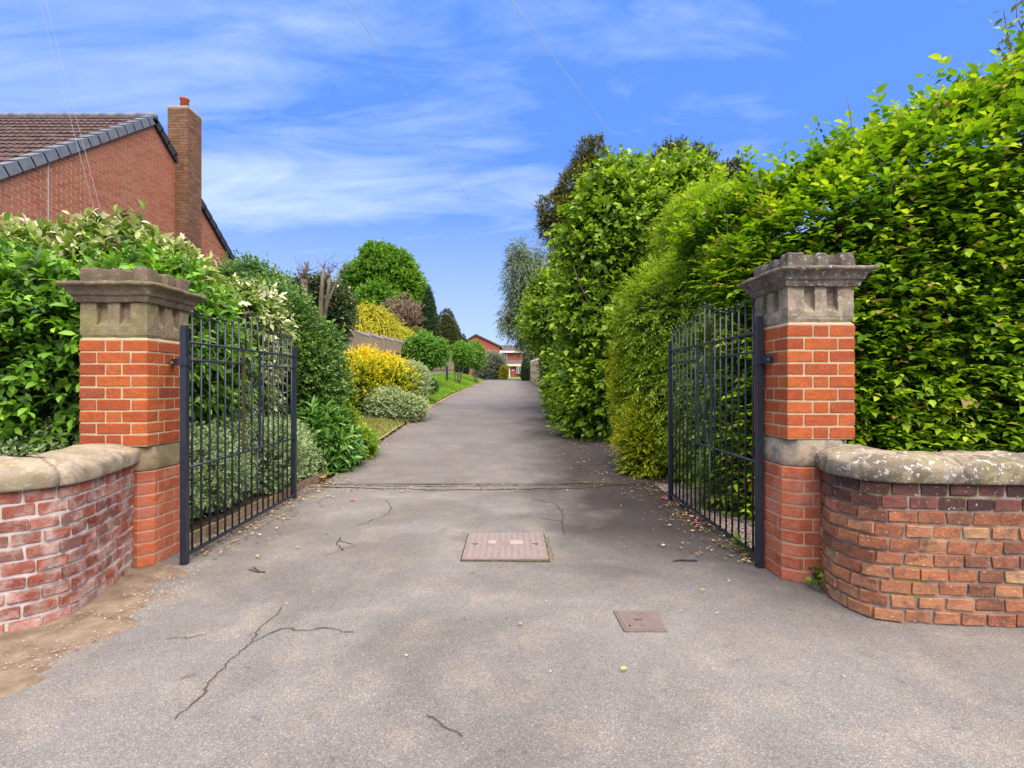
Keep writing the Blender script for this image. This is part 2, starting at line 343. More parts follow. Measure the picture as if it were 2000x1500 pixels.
LITTER = m_leaf('litter', [(0, (.12, .05, .02)), (.4, (.30, .15, .06)), (.75, (.48, .33, .14)), (1, (.6, .42, .34))], .8, .1)
PINK = NB('pink_petal', .6).col((.80, .04, .42)).m
PALEPINK = NB('pale_petal', .6).col((.75, .45, .40)).m
YLEAF = NB('fallen_yellow_leaf', .5).col((.50, .52, .04)).m
b_ = NB('gravel_stone', .9, .2); GRAVEL = b_.col(b_.ramp(b_.rnd(), [(0, (.20, .13, .11)), (.4, (.36, .25, .21)), (.8, (.46, .37, .32)), (1, (.62, .56, .50))])).m

# ------------------------------------------------------------------ ground, drive, lawn
def strip(name, ys, xl, xr, nx, mat, dz, zf=None, kind='structure'):
    v = []; f = []
    for j, y in enumerate(ys):
        a, b = xl(y), xr(y)
        for i in range(nx+1):
            x = a+(b-a)*i/nx; z = float(gh(x, y)) if zf is None else zf(x, y)
            v.append((x, y, z+dz))
    n = nx+1
    for j in range(len(ys)-1):
        for i in range(nx): f.append((j*n+i, j*n+i+1, (j+1)*n+i+1, (j+1)*n+i))
    me = bpy.data.meshes.new(name); me.from_pydata(v, [], f); me.update()
    o = link(name, me, mat, None, True); o['kind'] = kind; return o
ys = list(np.arange(-30, 6.4, 1.2))+list(np.arange(6.4, 60, .6))+list(np.arange(60, 140, 5))+[180, 260, 420, 900]
def ground_mesh():
    xs = [-600, -250, -100, -50, -30, -20, -15, -12, -10, -8, -7, -6, -5.5, -5, -4.6, -4.2, -3.8, -3.4, -3, -2.7, -2.5, -2, 0, 2, 4, 8, 15, 30, 60, 150, 400, 600]
    v = [(x, y, float(gh(x, y))-.03) for y in ys for x in xs]; n = len(xs)
    f = [(j*n+i, j*n+i+1, (j+1)*n+i+1, (j+1)*n+i) for j in range(len(ys)-1) for i in range(n-1)]
    me = bpy.data.meshes.new('ground'); me.from_pydata(v, [], f); me.update(); return me
o = link('ground', ground_mesh(), SOIL, None, True); o['kind'] = 'structure'
DL = lambda y: float(np.interp(y, [6.4, 9.5, 14.6, 22.6, 28, 46, 52], [-2.33, -2.37, -2.45, -2.55, -2.52, -2.44, -3.5]))
DR = lambda y: float(np.interp(y, [6.4, 9.5, 14.6, 22.6, 28, 46, 52], [1.80, 1.85, 1.85, 1.75, 1.65, 1.63, 1.7]))
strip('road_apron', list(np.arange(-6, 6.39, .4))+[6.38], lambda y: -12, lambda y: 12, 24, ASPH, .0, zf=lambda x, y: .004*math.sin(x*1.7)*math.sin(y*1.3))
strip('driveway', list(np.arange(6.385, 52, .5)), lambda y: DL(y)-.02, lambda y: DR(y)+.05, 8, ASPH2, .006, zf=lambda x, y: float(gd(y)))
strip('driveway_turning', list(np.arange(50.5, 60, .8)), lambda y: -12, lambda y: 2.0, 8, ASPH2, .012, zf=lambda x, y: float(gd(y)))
# soil beds either side, just inside the walls
strip('left_bed_soil', list(np.arange(3.95, 6.5, .12)), lambda y: -9.5, lambda y: -2.52+.03*math.sin(y*7), 30, SOIL, .03, zf=lambda x, y: .04+.03*fbm((x, y, 0), 3))
strip('right_bed_soil', list(np.arange(3.72, 6.5, .12)), lambda y: 2.6, lambda y: 9.5, 20, SOIL, .03, zf=lambda x, y: .02+.03*fbm((x, y, 0), 3))
strip('gravel_bed', list(np.arange(3.66, 6.5, .12)), lambda y: 1.79, lambda y: 2.9, 8, m_simple('gravel_base', (.16, .11, .09), (.30, .22, .18), 40, .95, .1, .8, .01), .0, zf=lambda x, y: .012+.01*fbm((x, y, 0), 5))
lawn = strip('lawn', list(np.arange(12.6, 50, .5)), lambda y: -5.15, lambda y: DL(y)-.14, 10, LAWN, .0, zf=lambda x, y: float(gh(x, y))+.02)
strip('rough_verge', list(np.arange(6.6, 12.6, .25)), lambda y: -5.2, lambda y: DL(y)-.10, 14, ROUGH, .0, zf=lambda x, y: float(gh(x, y))+.015+.03*fbm((x, y, 0), 2))
strip('far_lawn', list(np.arange(58, 76, 2.0)), lambda y: -10, lambda y: 8, 8, LAWN, .03)
strip('right_strip', list(np.arange(6.45, 48, .6)), lambda y: DR(y)-.02+.04*math.sin(y*3.1), lambda y: DR(y)+2.5, 6, SOIL, .012, zf=lambda x, y: float(gd(y)))

# sandy dirt washed against the left wall: a thin drift whose edge thins out onto the asphalt
def drift(name, poly, mat, h, step=.025, nz=.012, kind='stuff'):
    P = np.array(poly); x0, y0 = P.min(0)-.1; x1, y1 = P.max(0)+.1
    xs = np.arange(x0, x1, step); yy = np.arange(y0, y1, step)
    X, Y = np.meshgrid(xs, yy); inside = np.zeros(X.shape, bool); D = np.full(X.shape, 9.)
    n = len(P)
    for i in range(n):
        a, b = P[i], P[(i+1) % n]
        cond = ((a[1] > Y) != (b[1] > Y)) & (X < (b[0]-a[0])*(Y-a[1])/(b[1]-a[1]+1e-12)+a[0]); inside ^= cond
        ab = b-a; t = np.clip(((X-a[0])*ab[0]+(Y-a[1])*ab[1])/(ab@ab), 0, 1)
        D = np.minimum(D, np.hypot(X-a[0]-t*ab[0], Y-a[1]-t*ab[1]))
    D = np.where(inside, D, -D)
    Z = np.zeros(X.shape)
    for j in range(X.shape[0]):
        for i in range(X.shape[1]):
            Z[j, i] = fbm((X[j, i], Y[j, i], 0), 4, 4)
    H = -.006+np.clip(D*.10+Z*.022, -.02, h)+Z*nz*.35
    idx = -np.ones(X.shape, int); v = []; f = []
    ok = H > -.008
    for j in range(X.shape[0]):
        for i in range(X.shape[1]):
            if ok[j, i]: idx[j, i] = len(v); v.append((X[j, i], Y[j, i], H[j, i]))
    for j in range(X.shape[0]-1):
        for i in range(X.shape[1]-1):
            q = (idx[j, i], idx[j, i+1], idx[j+1, i+1], idx[j+1, i])
            if min(q) >= 0: f.append(q)
    me = bpy.data.meshes.new(name); me.from_pydata(v, [], f); me.update()
    return link(name, me, mat, None, True, kind)
tag(drift('sandy_dirt', [(-4, 1.9), (-2.6, 1.86), (-2.05, 2.02), (-1.99, 2.28), (-1.94, 2.5), (-2.03, 2.7), (-1.92, 2.9), (-1.98, 3.1), (-2.08, 3.3), (-2.3, 3.55), (-2.6, 3.6), (-3.2, 3.2), (-4, 2.6)], DIRT, .025),
    'brown sandy dirt drifted along the foot of the left wall', 'dirt')

# cracks in the asphalt: irregular ribbons of dark fill
def crack(pxs, w, name='asphalt_crack', mat=CRACK, z=.006, jit=.012):
    pts = []
    for px, py in pxs:
        Y = 1250/(py-750); pts.append(Vector(((px-1000)/1000*Y, Y, 0)))
    out = []
    for a, b in zip(pts, pts[1:]):
        n = max(2, int((b-a).length/.012))
        for i in range(n):
            p = a.lerp(b, i/n); out.append(p+Vector((fbm(p, 9, 3), fbm(p, 9, 3, 5), 0))*jit*2+Vector((fbm(p, 40, 2), fbm(p, 40, 2, 5), 0))*jit*.9)
    out.append(pts[-1]); v = []; f = []
    for i, p in enumerate(out):
        d = (out[min(i+1, len(out)-1)]-out[max(0, i-1)]).normalized(); s = Vector((-d.y, d.x, 0))
        ww = .42*w*(.3+1.1*abs(fbm(p, 11, 2, 3)))*(1 if 0 < i < len(out)-1 else .1)+.0012
        zz = z+.004*math.sin(p.x*1.7)*math.sin(p.y*1.3)
        v += [tuple(p+s*ww+Vector((0,0,zz))), tuple(p-s*ww+Vector((0,0,zz)))]
    for i in range(len(out)-1): f.append((2*i, 2*i+1, 2*i+3, 2*i+2))
    me = bpy.data.meshes.new(name); me.from_pydata(v, [], f); me.update()
    o = link(name, me, mat); o['kind'] = 'structure'; return o
crack([(345, 1405), (400, 1350), (452, 1290), (490, 1258), (520, 1240), (545, 1232), (600, 1232), (660, 1228), (692, 1236)], .007)
crack([(490, 1258), (515, 1225), (545, 1195), (552, 1188)], .005)
crack([(835, 1405), (855, 1418), (880, 1425), (905, 1440)], .006)
crack([(325, 1250), (370, 1248), (405, 1238)], .004)
crack([(697, 1028), (735, 1014), (760, 1003), (765, 990), (752, 975)], .008)
crack([(1040, 975), (1085, 985), (1100, 1000), (1098, 1020), (1103, 1045)], .009)
crack([(1060, 1012), (1085, 1018), (1100, 1020)], .012)
crack([(655, 1068), (665, 1050)], .016)
crack([(660, 1058), (690, 1064)], .012)
crack([(668, 1078), (661, 1066)], .016)
crack([(640, 1085), (700, 1065)], .004)
crack([(483, 1112), (500, 1115), (517, 1120), (500, 1108)], .022)
crack([(630, 952), (720, 954), (860, 957), (1000, 956), (1120, 955), (1230, 946)], .055, 'tarmac_joint', jit=.02)
crack([(640, 947), (760, 950), (900, 949), (1060, 949), (1200, 941)], .040, 'tarmac_joint', jit=.015, z=.009)
crack([(1140, 945), (1200, 942)], .07, 'joint_moss', MOSS, .012)
crack([(600, 953), (680, 951)], .05, 'joint_moss', MOSS, .012)
crack([(905, 1043), (940, 1042)], .012, 'joint_moss', MOSS, .010)
crack([(1010, 1098), (1078, 1097)], .012, 'joint_moss', MOSS, .010)
crack([(1068, 1050), (1080, 1092)], .008, 'joint_moss', MOSS, .010)
o = crack([(1313, 1097), (1362, 1095)], .05, 'damp_patch', m_simple('damp_asphalt', (.035, .03, .028), (.055, .05, .045), 20, .5, .4, .4, .003), .009); 

# ------------------------------------------------------------------ bricks
_bm = {}
def prism_brick(poly, h, key, bev=.004, jit=.0015, variants=4):
    k = (key, random.randrange(variants))
    if k in _bm: return _bm[k]
    rr = random.Random(hash(str(k)) & 0xffff)
    P = np.array(poly, float); c = P.mean(0)
    def ins(d):
        q = P-c; L = np.linalg.norm(q, axis=1, keepdims=True); return c+q*(1-d*1.4/np.maximum(L, 1e-6))
    rings = []
    for z, d in ((0, bev), (bev, 0), (h-bev, 0), (h, bev)):
        rings.append([(p[0]+rr.uniform(-jit, jit), p[1]+rr.uniform(-jit, jit), z+rr.uniform(-jit, jit)) for p in ins(d)])
    me = MB().rings(rings).mesh('brick'); _bm[k] = me; return me
def rect(x0, x1, y0, y1): return [(x0, y0), (x1, y0), (x1, y1), (x0, y1)]

def ring_plan(x0, x1, y0, y1, dep, u, nsub, slant=0.):
    """closed plan outline, counter-clockwise, every side carrying two recesses at fractions u (a,b,c,e) of depth dep"""
    pts = []
    cs = [((x0, y0), (x1, y0), (0, 1)), ((x1, y0), (x1, y1), (-1, 0)), ((x1, y1), (x0, y1), (0, -1)), ((x0, y1), (x0, y0), (1, 0))]
    for (a, b, nrm) in cs:
        a, b, nrm = np.array(a, float), np.array(b, float), np.array(nrm, float)
        fr = [0, u[0], u[0]+slant, u[1]-slant, u[1], u[2], u[2]+slant, u[3]-slant, u[3]]
        dp = [0, 0, dep, dep, 0, 0, dep, dep, 0]
        for f_, d_ in zip(fr, dp): pts.append(a+(b-a)*f_+nrm*d_)
    out = []
    n = len(pts)
    for i in range(n):
        for k in range(nsub): out.append(pts[i]+(pts[(i+1) % n]-pts[i])*k/nsub)
    return out
def weather(rings, amp, sc, cx, cy, chips=(), off=0):
    res = []
    for r in rings:
        q = []
        for p in r:
            p = Vector(p); d = Vector((p.x-cx, p.y-cy, 0)); d = d.normalized() if d.length > 1e-6 else Vector((0,0,0))
            p2 = p + d*(fbm(p, sc, 4, off)*amp) + Vector((0, 0, fbm(p, sc, 3, off+4)*amp*.7))
            for (c, rad, amt) in chips:
                e = (p-Vector(c)).length/rad
                p2 = p2 - d*amt*math.exp(-e*e)*(1+.5*fbm(p, 30, 2))
            q.append(p2)
        res.append(q)
    return res

def gate_pillar(side, x_in, yf, wdt, dep, zz, ncol, label, mats, chips):
    """x_in: the face towards the drive; yf: front face; zz: plinth top, band top, brick top, block top, cornice top, crown top"""
    x0, x1 = (x_in-wdt, x_in) if side < 0 else (x_in, x_in+wdt)
    y0, y1 = yf, yf+dep; cx, cy = (x0+x1)/2, (y0+y1)/2
    st, std, brm = mats
    root = empty('gate_pillar', (cx, cy, 0), label, 'gate pillar', 'brick gate pillars with carved stone caps')
    zp, zb, zt, zk, zc_, zr = zz
    # --- plinth with chamfered corners
    ch = .07; i0 = .004
    def plinth_poly(g):
        return [(x0+ch+g, y0+g), (x1-ch-g, y0+g), (x1-g, y0+ch+g), (x1-g, y1-ch-g), (x1-ch-g, y1-g), (x0+ch+g, y1-g), (x0+g, y1-ch-g), (x0+g, y0+ch+g)]
    MB().rings([[(*p, -.05) for p in plinth_poly(i0)], [(*p, zp-.003) for p in plinth_poly(i0)]]).build('mortar', MO_PLI, root)
    hp = zp/ncol[0]; jb = .011
    fx = (x1-x0)/.45; fy = dep/.45
    def course(k, z, h, ch, brm, key):
        A = k % 2 == 0
        cxl, cyl = ((.165, .105) if A else (.105, .165))
        cxl *= fx; cyl *= fy; jx = .0125*fx; jy = .0125*fy
        me_list = []
        for (qx, qy, sx, sy) in ((x0, y0, 1, 1), (x1, y0, -1, 1), (x1, y1, -1, -1), (x0, y1, 1, -1)):
            a, b = cxl, cyl
            if ch: poly = [(ch, 0), (a, 0), (a, .10 if not A else b), (.10, b), (0, b), (0, ch)] if False else [(ch, 0), (a, 0), (a, b), (0, b), (0, ch)]
            else: poly = [(0, 0), (a, 0), (a, b), (0, b)]
            if sx*sy < 0: poly2 = [(p[0]*sx, p[1]*sy) for p in poly][::-1]
            else: poly2 = [(p[0]*sx, p[1]*sy) for p in poly]
            me_list.append((poly2, (qx, qy), ('c', key, A, sx, sy)))
        w_ = (x1-x0)-2*cxl-2*jx; d_ = dep-2*cyl-2*jy
        me_list.append((rect(0, w_, 0, .1), (x0+cxl+jx, y0), ('f', key, A)))
        me_list.append((rect(0, w_, -.1, 0), (x0+cxl+jx, y1), ('b', key, A)))
        # sides: complementary division
        if A: parts = [(y0+cyl+jy, d_)]
        else:
            parts = [(y0+cyl+jy, d_)]
        for (yy, dd) in parts:
            me_list.append((rect(0, .1, 0, dd), (x0, yy), ('l', key, A)))
            me_list.append((rect(-.1, 0, 0, dd), (x1, yy), ('r', key, A)))
        for poly, (px_, py_), kk in me_list:
            me = prism_brick(poly, h, (side, wdt)+kk)
            if not me.materials: me.materials.append(brm)
            o = link('brick', me, None, root); o.location = (px_-cx, py_-cy, z); o.matrix_parent_inverse = Matrix()
            o.location.x += random.uniform(-.001, .001); o.location.y += random.uniform(-.001, .001)
    for k in range(ncol[0]): course(k, k*hp+jb/2, hp-jb, ch, BR_PLI, 'p')
    # --- stone band
    rg = []
    for z, g in ((zp, .010), (zp+.012, .004), (zp+.05, .004), (zp+.1, .006), (zb-.02, .008), (zb, .014)):
        pl = plinth_poly(g); n = len(pl); rg.append([(pl[i][0]+(pl[(i+1) % n][0]-pl[i][0])*t/6, pl[i][1]+(pl[(i+1) % n][1]-pl[i][1])*t/6, z) for i in range(n) for t in range(6)])
    rg = weather(rg, .006, 12, cx, cy, off=side)
    MB().rings(rg).build('stone_band', st, root, True)
    # --- upper brickwork
    g = .004
    MB().rings([[(x0+g, y0+g, zb), (x1-g, y0+g, zb), (x1-g, y1-g, zb), (x0+g, y1-g, zb)], [(x0+g, y0+g, zt+.004), (x1-g, y0+g, zt+.004), (x1-g, y1-g, zt+.004), (x0+g, y1-g, zt+.004)]]).build('mortar', MO_PIL, root)
    hu = (zt-zb)/ncol[1]
    for k in range(ncol[1]): course(k, zb+k*hu+.0055, hu-.011, 0, BR_PIL, 'u')
    # mortar fillet under the cap
    MB().rings([[(x0+a, y0+a, z), (x1-a, y0+a, z), (x1-a, y1-a, z), (x0+a, y1-a, z)] for z, a in ((zt-.002, .002), (zt+.012, .012), (zt+.022, .02))]).build('mortar_fillet', MO_PIL, root)
    # --- carved block with two slots on each face
    u = (.245, .41, .585, .75); zn = zk-.155; rg = []
    za_ = zt+.01
    prof = [(za_, .03, 0), (za_+.008, .014, 0), (za_+.025, .006, 0), (za_+.05, .004, 0), (zn-.03, .003, 0), (zn-.004, .003, 0), (zn, .003, .001), (zn+.02, .003, .018), (zn+.045, .003, .036), (zn+.08, .004, .037), (zn+.11, .004, .037), (zk, .004, .038)]
    for z, a, d in prof: rg.append([(p[0], p[1], z) for p in ring_plan(x0+a, x1-a, y0+a, y1-a, d, u, 4)])
    rg = weather(rg, .006, 16, cx, cy, off=3*side)
    MB().rings(rg).build('carved_block', st, root, False)
    # --- moulded cornice
    H = zc_-zk; pr = [(.0, .002), (.02, .016), (.16, .022), (.30, .026), (.36, .038), (.45, .042), (.52, .044), (.60, .050), (.70, .062), (.76, .070), (.80, .084), (.86, .088), (.94, .086), (1, .078)]
    rg = []
    for t, e in pr:
        a, b, c, d = x0-e, x1+e, y0-e, y1+e; ns = 22; r_ = []
        for (p, q) in (((a, c), (b, c)), ((b, c), (b, d)), ((b, d), (a, d)), ((a, d), (a, c))):
            for i in range(ns): r_.append((p[0]+(q[0]-p[0])*i/ns, p[1]+(q[1]-p[1])*i/ns, zk+H*t))
        rg.append(r_)
    rg = weather(rg, .006, 14, cx, cy, chips, off=7*side)
    inner = [Vector(((p.x-cx)*.5+cx, (p.y-cy)*.5+cy, zc_+.006)) for p in rg[-1]]
    MB().rings(rg+[inner]).build('cornice', std, root, False)
    # --- fluted crown block
    rg = []
    for z, a, k in ((zc_-.01, .004, 1), (zc_+.02, .002, 1), (zr-.05, .002, 1), (zr-.012, .003, 1), (zr, .008, 1)):
        pl = ring_plan(x0+a, x1-a, y0+a, y1-a, .028*k, (.24, .46, .60, .80), 4, .05); r_ = []
        for i, p in enumerate(pl):
            m = (i % 36)/4.; low = .009 if (1.2 < m < 4 or 5.2 < m < 8) and z > zr-.02 else 0
            r_.append((p[0], p[1], z-low))
        rg.append(r_)
    rg = weather(rg, .007, 14, cx, cy, off=11*side)
    MB().rings(rg).build('fluted_crown', std, root, False)
    return root
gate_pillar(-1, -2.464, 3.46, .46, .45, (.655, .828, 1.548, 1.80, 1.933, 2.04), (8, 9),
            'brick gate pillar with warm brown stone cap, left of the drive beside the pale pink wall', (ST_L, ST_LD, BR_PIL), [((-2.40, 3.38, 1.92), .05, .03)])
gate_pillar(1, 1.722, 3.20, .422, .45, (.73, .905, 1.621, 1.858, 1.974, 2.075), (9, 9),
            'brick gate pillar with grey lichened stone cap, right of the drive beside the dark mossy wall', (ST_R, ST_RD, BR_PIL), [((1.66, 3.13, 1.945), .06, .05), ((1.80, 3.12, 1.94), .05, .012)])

def catmull(P, n=14):
    P = [np.array(p, float) for p in P]; P = [2*P[0]-P[1]]+P+[2*P[-1]-P[-2]]; out = []
    for i in range(1, len(P)-2):
        for k in range(n):
            t = k/n; a, b, c, d = P[i-1:i+3]
            out.append(.5*((2*b)+(-a+c)*t+(2*a-5*b+4*c-d)*t*t+(-a+3*b-3*c+d)*t**3))
    out.append(P[-2]); return np.array(out)
def curved_wall(path, h, ncourse, sgn, mats, label, pitch=.13, stone_len=.75):
    brm, brd, mo, cop = mats
    pl = catmull(path); seg = np.linalg.norm(np.diff(pl, axis=0), axis=1); s = np.concatenate([[0], np.cumsum(seg)]); L = s[-1]
    def pos(t): return np.array([np.interp(t, s, pl[:, 0]), np.interp(t, s, pl[:, 1])])
    def frame(t):
        p = pos(t); d = pos(min(t+.02, L))-pos(max(t-.02, 0)); d /= np.linalg.norm(d); n = np.array([-d[1], d[0]])*sgn; return p, d, n
    root = empty('garden_wall', (*pos(L*.4), 0), label, 'wall', 'curved brick walls beside the gate pillars')
    rx, ry = root.location.x, root.location.y
    th = .30; rg = []
    for z in (-.05, h):
        pass
    N = 70; v = []
    sec = [(-.006, -.05), (-.006, h), (-th, h), (-th, -.05)]
    rings = []
    for i in range(N+1):
        p, d, n = frame(L*i/N); rings.append([(p[0]+n[0]*a, p[1]+n[1]*a, b) for a, b in sec])
    if sgn > 0: pass
    MB().rings(rings).build('mortar', mo, root)
    ch = h/ncourse; jb = .016 if sgn > 0 else .014
    for k in range(ncourse):
        t = -(pitch*.5 if k % 2 else 0)+random.uniform(-.01, .01)
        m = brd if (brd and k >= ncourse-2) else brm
        while t < L-.03:
            a = max(t, 0.0); wdt = pitch-.014+random.uniform(-.007, .007)
            pass
            b = min(t+wdt, L)
            if b-a > .03:
                p, d, n = frame((a+b)/2); q = round((b-a)/.01)*.01
                me = prism_brick(rect(-q/2, q/2, 0, .1), ch-jb, ('w', sgn, m.name, q), .0045, .0045, 7)
                if not me.materials: me.materials.append(m)
                out = random.uniform(-.001, .006)
                X = Vector((d[0]*(1 if sgn > 0 else -1), d[1]*(1 if sgn > 0 else -1), 0)); Yv = Vector((-n[0], -n[1], 0)); Z = X.cross(Yv)
                if Z.z < 0: X = -X; Z = X.cross(Yv)
                M = Matrix.Identity(4)
                for i, c_ in enumerate((X, Yv, Z)):
                    for j in range(3): M[j][i] = c_[j]
                o = link('brick', me, None, root); o.matrix_parent_inverse = Matrix()
                M.translation = Vector((p[0]+n[0]*out-rx, p[1]+n[1]*out-ry, k*ch+jb/2)); o.matrix_basis = M
            t += wdt+.014
    # coping: separate rounded stones following the curve
    prof = [(.028, h-.004), (.034, h+.01), (.034, h+.06), (.026, h+.082), (.0, h+.098), (-.08, h+.118), (-.16, h+.136), (-.25, h+.142), (-.31, h+.125), (-.34, h+.09), (-.345, h+.02), (-.335, h-.004)] if sgn > 0 else [(.026, h-.004), (.032, h+.012), (.034, h+.05), (.028, h+.078), (.008, h+.100), (-.05, h+.124), (-.12, h+.136), (-.20, h+.138), (-.28, h+.118), (-.33, h+.08), (-.34, h+.02), (-.33, h-.004)]
    prof2 = []
    for i in range(len(prof)):
        a, b = np.array(prof[i]), np.array(prof[(i+1) % len(prof)]); prof2 += [tuple(a), tuple((a+b)/2)]
    t = -.02; j = 0
    while t < L:
        l_ = stone_len*random.uniform(.85, 1.2); e = min(t+l_, L); n_ = max(6, int((e-t)/.03)); rg = []
        for i in range(n_+1):
            tt = t+.003+(e-t-.006)*i/n_; p, d, n = frame(max(0, tt)); 
            if tt < 0: p = p+d*tt
            endk = 1-.03*math.exp(-min(i, n_-i)*1.2)
            r_ = []
            for a, b in prof2:
                q = Vector((p[0]+n[0]*(-.15+(a+.15)*endk), p[1]+n[1]*(-.15+(a+.15)*endk), h+(b-h)*endk))
                f_ = fbm(q, 7, 5, j*3)*.014+fbm(q, 30, 3, j)*.004
                q += Vector((n[0]*f_*(1 if a > -.15 else -1), n[1]*f_*(1 if a > -.15 else -1), f_*(.8 if b > h+.05 else .1)))
                r_.append(q)
            rg.append(r_)
        MB().rings(rg).build('coping_stone', cop, root, True)
        t = e; j += 1
    return root
curved_wall([(-2.56, 3.47), (-2.44, 3.12), (-2.375, 2.87), (-2.37, 2.70), (-2.53, 2.53), (-2.95, 2.42), (-3.6, 2.38), (-4.6, 2.36)], .72, 10, 1, (BR_WL, None, MO_WL, ST_CL),
            'curved low wall of flaking pink and red bricks with smooth pale coping, left of the gates', .128, .9)
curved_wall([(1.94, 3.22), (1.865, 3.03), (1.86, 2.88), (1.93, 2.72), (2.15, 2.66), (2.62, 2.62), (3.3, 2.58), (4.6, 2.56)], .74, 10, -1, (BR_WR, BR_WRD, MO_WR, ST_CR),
            'curved low wall of dark mossy brown bricks with lichened coping, right of the gates', .135, .8)

# ------------------------------------------------------------------ gates
BAR_T = [1.75]*6+[1.79, 1.84, 1.87, 1.84, 1.79]+[1.745]*6
SCR = [[(5,380),(15,300),(35,200),(60,125),(85,100),(105,125),(100,160),(85,165)],
       [(8,370),(25,350),(45,345),(62,320),(55,295),(38,300)],
       [(8,400),(30,470),(55,530),(90,550),(115,510),(112,460),(85,440),(70,465),(85,490)],
       [(5,420),(30,540),(65,650),(95,715)], [(95,735),(60,780),(30,860),(10,960),(5,1050)],
       [(10,1040),(25,960),(50,915),(90,905),(115,950),(105,1010),(85,1020)],
       [(8,1090),(25,1110),(50,1110),(60,1140),(45,1170),(30,1160)],
       [(5,1100),(20,1220),(45,1320),(80,1365),(112,1330),(112,1260),(85,1245),(75,1280)]]
def gate(hx, hy, fx, fy, dz, pillar_x, sgn, label, zr, stop, mossy, cdy):
    L = math.hypot(fx-hx, fy-hy); ang = math.atan2(fy-hy, fx-hx)
    root = empty('iron_gate', (hx, hy, 0), label, 'gate', 'open wrought iron drive gates'); root.rotation_euler = (0, 0, ang)
    bottom, mid, second, top = zr
    def P(mb, name, mat=IRON, parent=root, smooth=False):
        o = mb.build(name, mat, None, smooth); o.parent = parent
        return o
    P(MB().box(-.021, .021, -.021, .021, -.03, stop), 'hinge_stile')
    P(MB().box(L-.02, L+.02, -.018, .018, .01, stop-.005), 'latch_stile')
    step = (L-.06)/17.; X = [.034+step*(i+.5) for i in range(17)]
    sx = ((X[6]+X[7])/2+.02, (X[9]+X[10])/2-.01)
    bz = lambda x: mid+0*x
    bar_me = {}
    for i, x in enumerate(X):
        zt = BAR_T[i]+dz; z0 = bottom
        b = P(MB().tube([(x, 0, z0), (x, 0, zt)], .0078, 8) if i not in (7, 9) else MB().tube([(x, 0, top), (x, 0, zt)], .0078, 8), 'bar', IRON, root, True)
        if i in (7, 9): P(MB().tube([(x, 0, bottom), (x, 0, mid)], .0078, 8), 'bar', IRON, root, True)
        bl = MB().ball((x, 0, zt+.008), .0155, 10, 6).tube([(x, 0, zt-.02), (x, 0, zt-.006)], .0105, 8).build('ball_finial', IRON, None, True); bl.parent = b
    for x in sx: P(MB().box(x-.018, x+.018, -.006, .006, mid, top), 'flat_stile', IRONG if (mossy and x == sx[0]) else IRON)
    P(MB().tube([(.02, 0, top), (L-.02, 0, top)], .0095, 8), 'rail', IRON, root, True)
    P(MB().tube([(.02, 0, mid), (L-.02, 0, mid)], .0105, 8), 'rail', IRON, root, True)
    P(MB().box(.02, L-.02, -.011, .011, bottom-.011, bottom+.011), 'rail')
    P(MB().tube([(.02, 0, second), (sx[0], 0, second)], .0085, 8), 'rail', IRON, root, True)
    P(MB().tube([(sx[1], 0, second), (L-.02, 0, second)], .0085, 8), 'rail', IRON, root, True)
    xc = X[8]; hw = min(xc-sx[0], sx[1]-xc)*.95
    for pl in SCR:
        for s_ in (-1, 1):
            q = catmull([(x/120*hw*s_, 0, mid+(1400-y)/1400*(top-mid)) for x, y in pl], 5)
            P(MB().tube([(xc+p[0], .004*s_, p[2]) for p in q], .0052, 6), 'scroll', IRON, root, True)
    for f_ in (1010/1400, 330/1400): P(MB().ball((xc, 0, mid+f_*(top-mid)), .014, 8, 5), 'collar', IRONG, root, True)
    # clamp round the stile, reaching to the pillar with a bolt
    inv = Matrix.Rotation(-ang, 3, 'Z'); z = second-.015 if sgn < 0 else second-.06
    d = inv @ Vector((pillar_x-hx, cdy, 0)); dn = d.normalized(); sd_ = Vector((-dn.y, dn.x, 0))
    mb = MB().box(-.029, .029, -.029, .029, z-.028, z+.028)
    a = dn*.03; e = dn*(d.length+.02); vs = []
    for p in (a, e):
        for k in (-1, 1):
            for zz in (z-.024, z+.024): vs.append(p+sd_*.014*k+Vector((0, 0, zz)))
    mb.add(vs, [(0, 1, 3, 2), (4, 6, 7, 5), (0, 4, 5, 1), (2, 3, 7, 6), (0, 2, 6, 4), (1, 5, 7, 3)])
    cl = P(mb, 'hinge_clamp')
    fv = inv @ Vector((0, -1, 0)); c0 = dn*(d.length-.03)+Vector((0, 0, z))
    bo = MB().tube([c0+fv*.012, c0+fv*.026], .011, 6).build('bolt', BOLT, None); bo.parent = cl
    return root
gate(-2.27, 3.55, -2.345, 5.52, 0, -2.464, -1, 'open black iron gate with mossy green flat stile, left of the drive', (.06, .665, 1.42, 1.545), 1.655, True, .17)
gate(1.685, 3.49, 1.70, 5.5, .075, 1.722, 1, 'open clean black iron gate in front of the gravel, right of the drive', (.075, .71, 1.472, 1.603), 1.71, False, -.09)

# timber edging behind the left gate, dry stone-coloured edge along the drive
kb = MB()
for i in range(14):
    y = 3.9+i*.42; kb.box(-2.52+.008*math.sin(i*2.1), -2.49+.008*math.sin(i*2.1), y, y+.415, -.02, .085+.008*math.sin(i*3.7))
tag(kb.build('bed_edging', KERB), 'low timber edging of the bed behind the left gate', 'edging')
kb = MB(); yy = 12.4
while yy < 47:
    for (xx, k) in ((DL(yy)-.09, 1),): kb.box(xx-.05, xx+.05, yy, yy+.88, float(gd(yy))-.05, float(gd(yy))+.05)
    yy += .9
tag(kb.build('lawn_edging', DRY), 'dry tan edging between the lawn and the drive', 'edging')

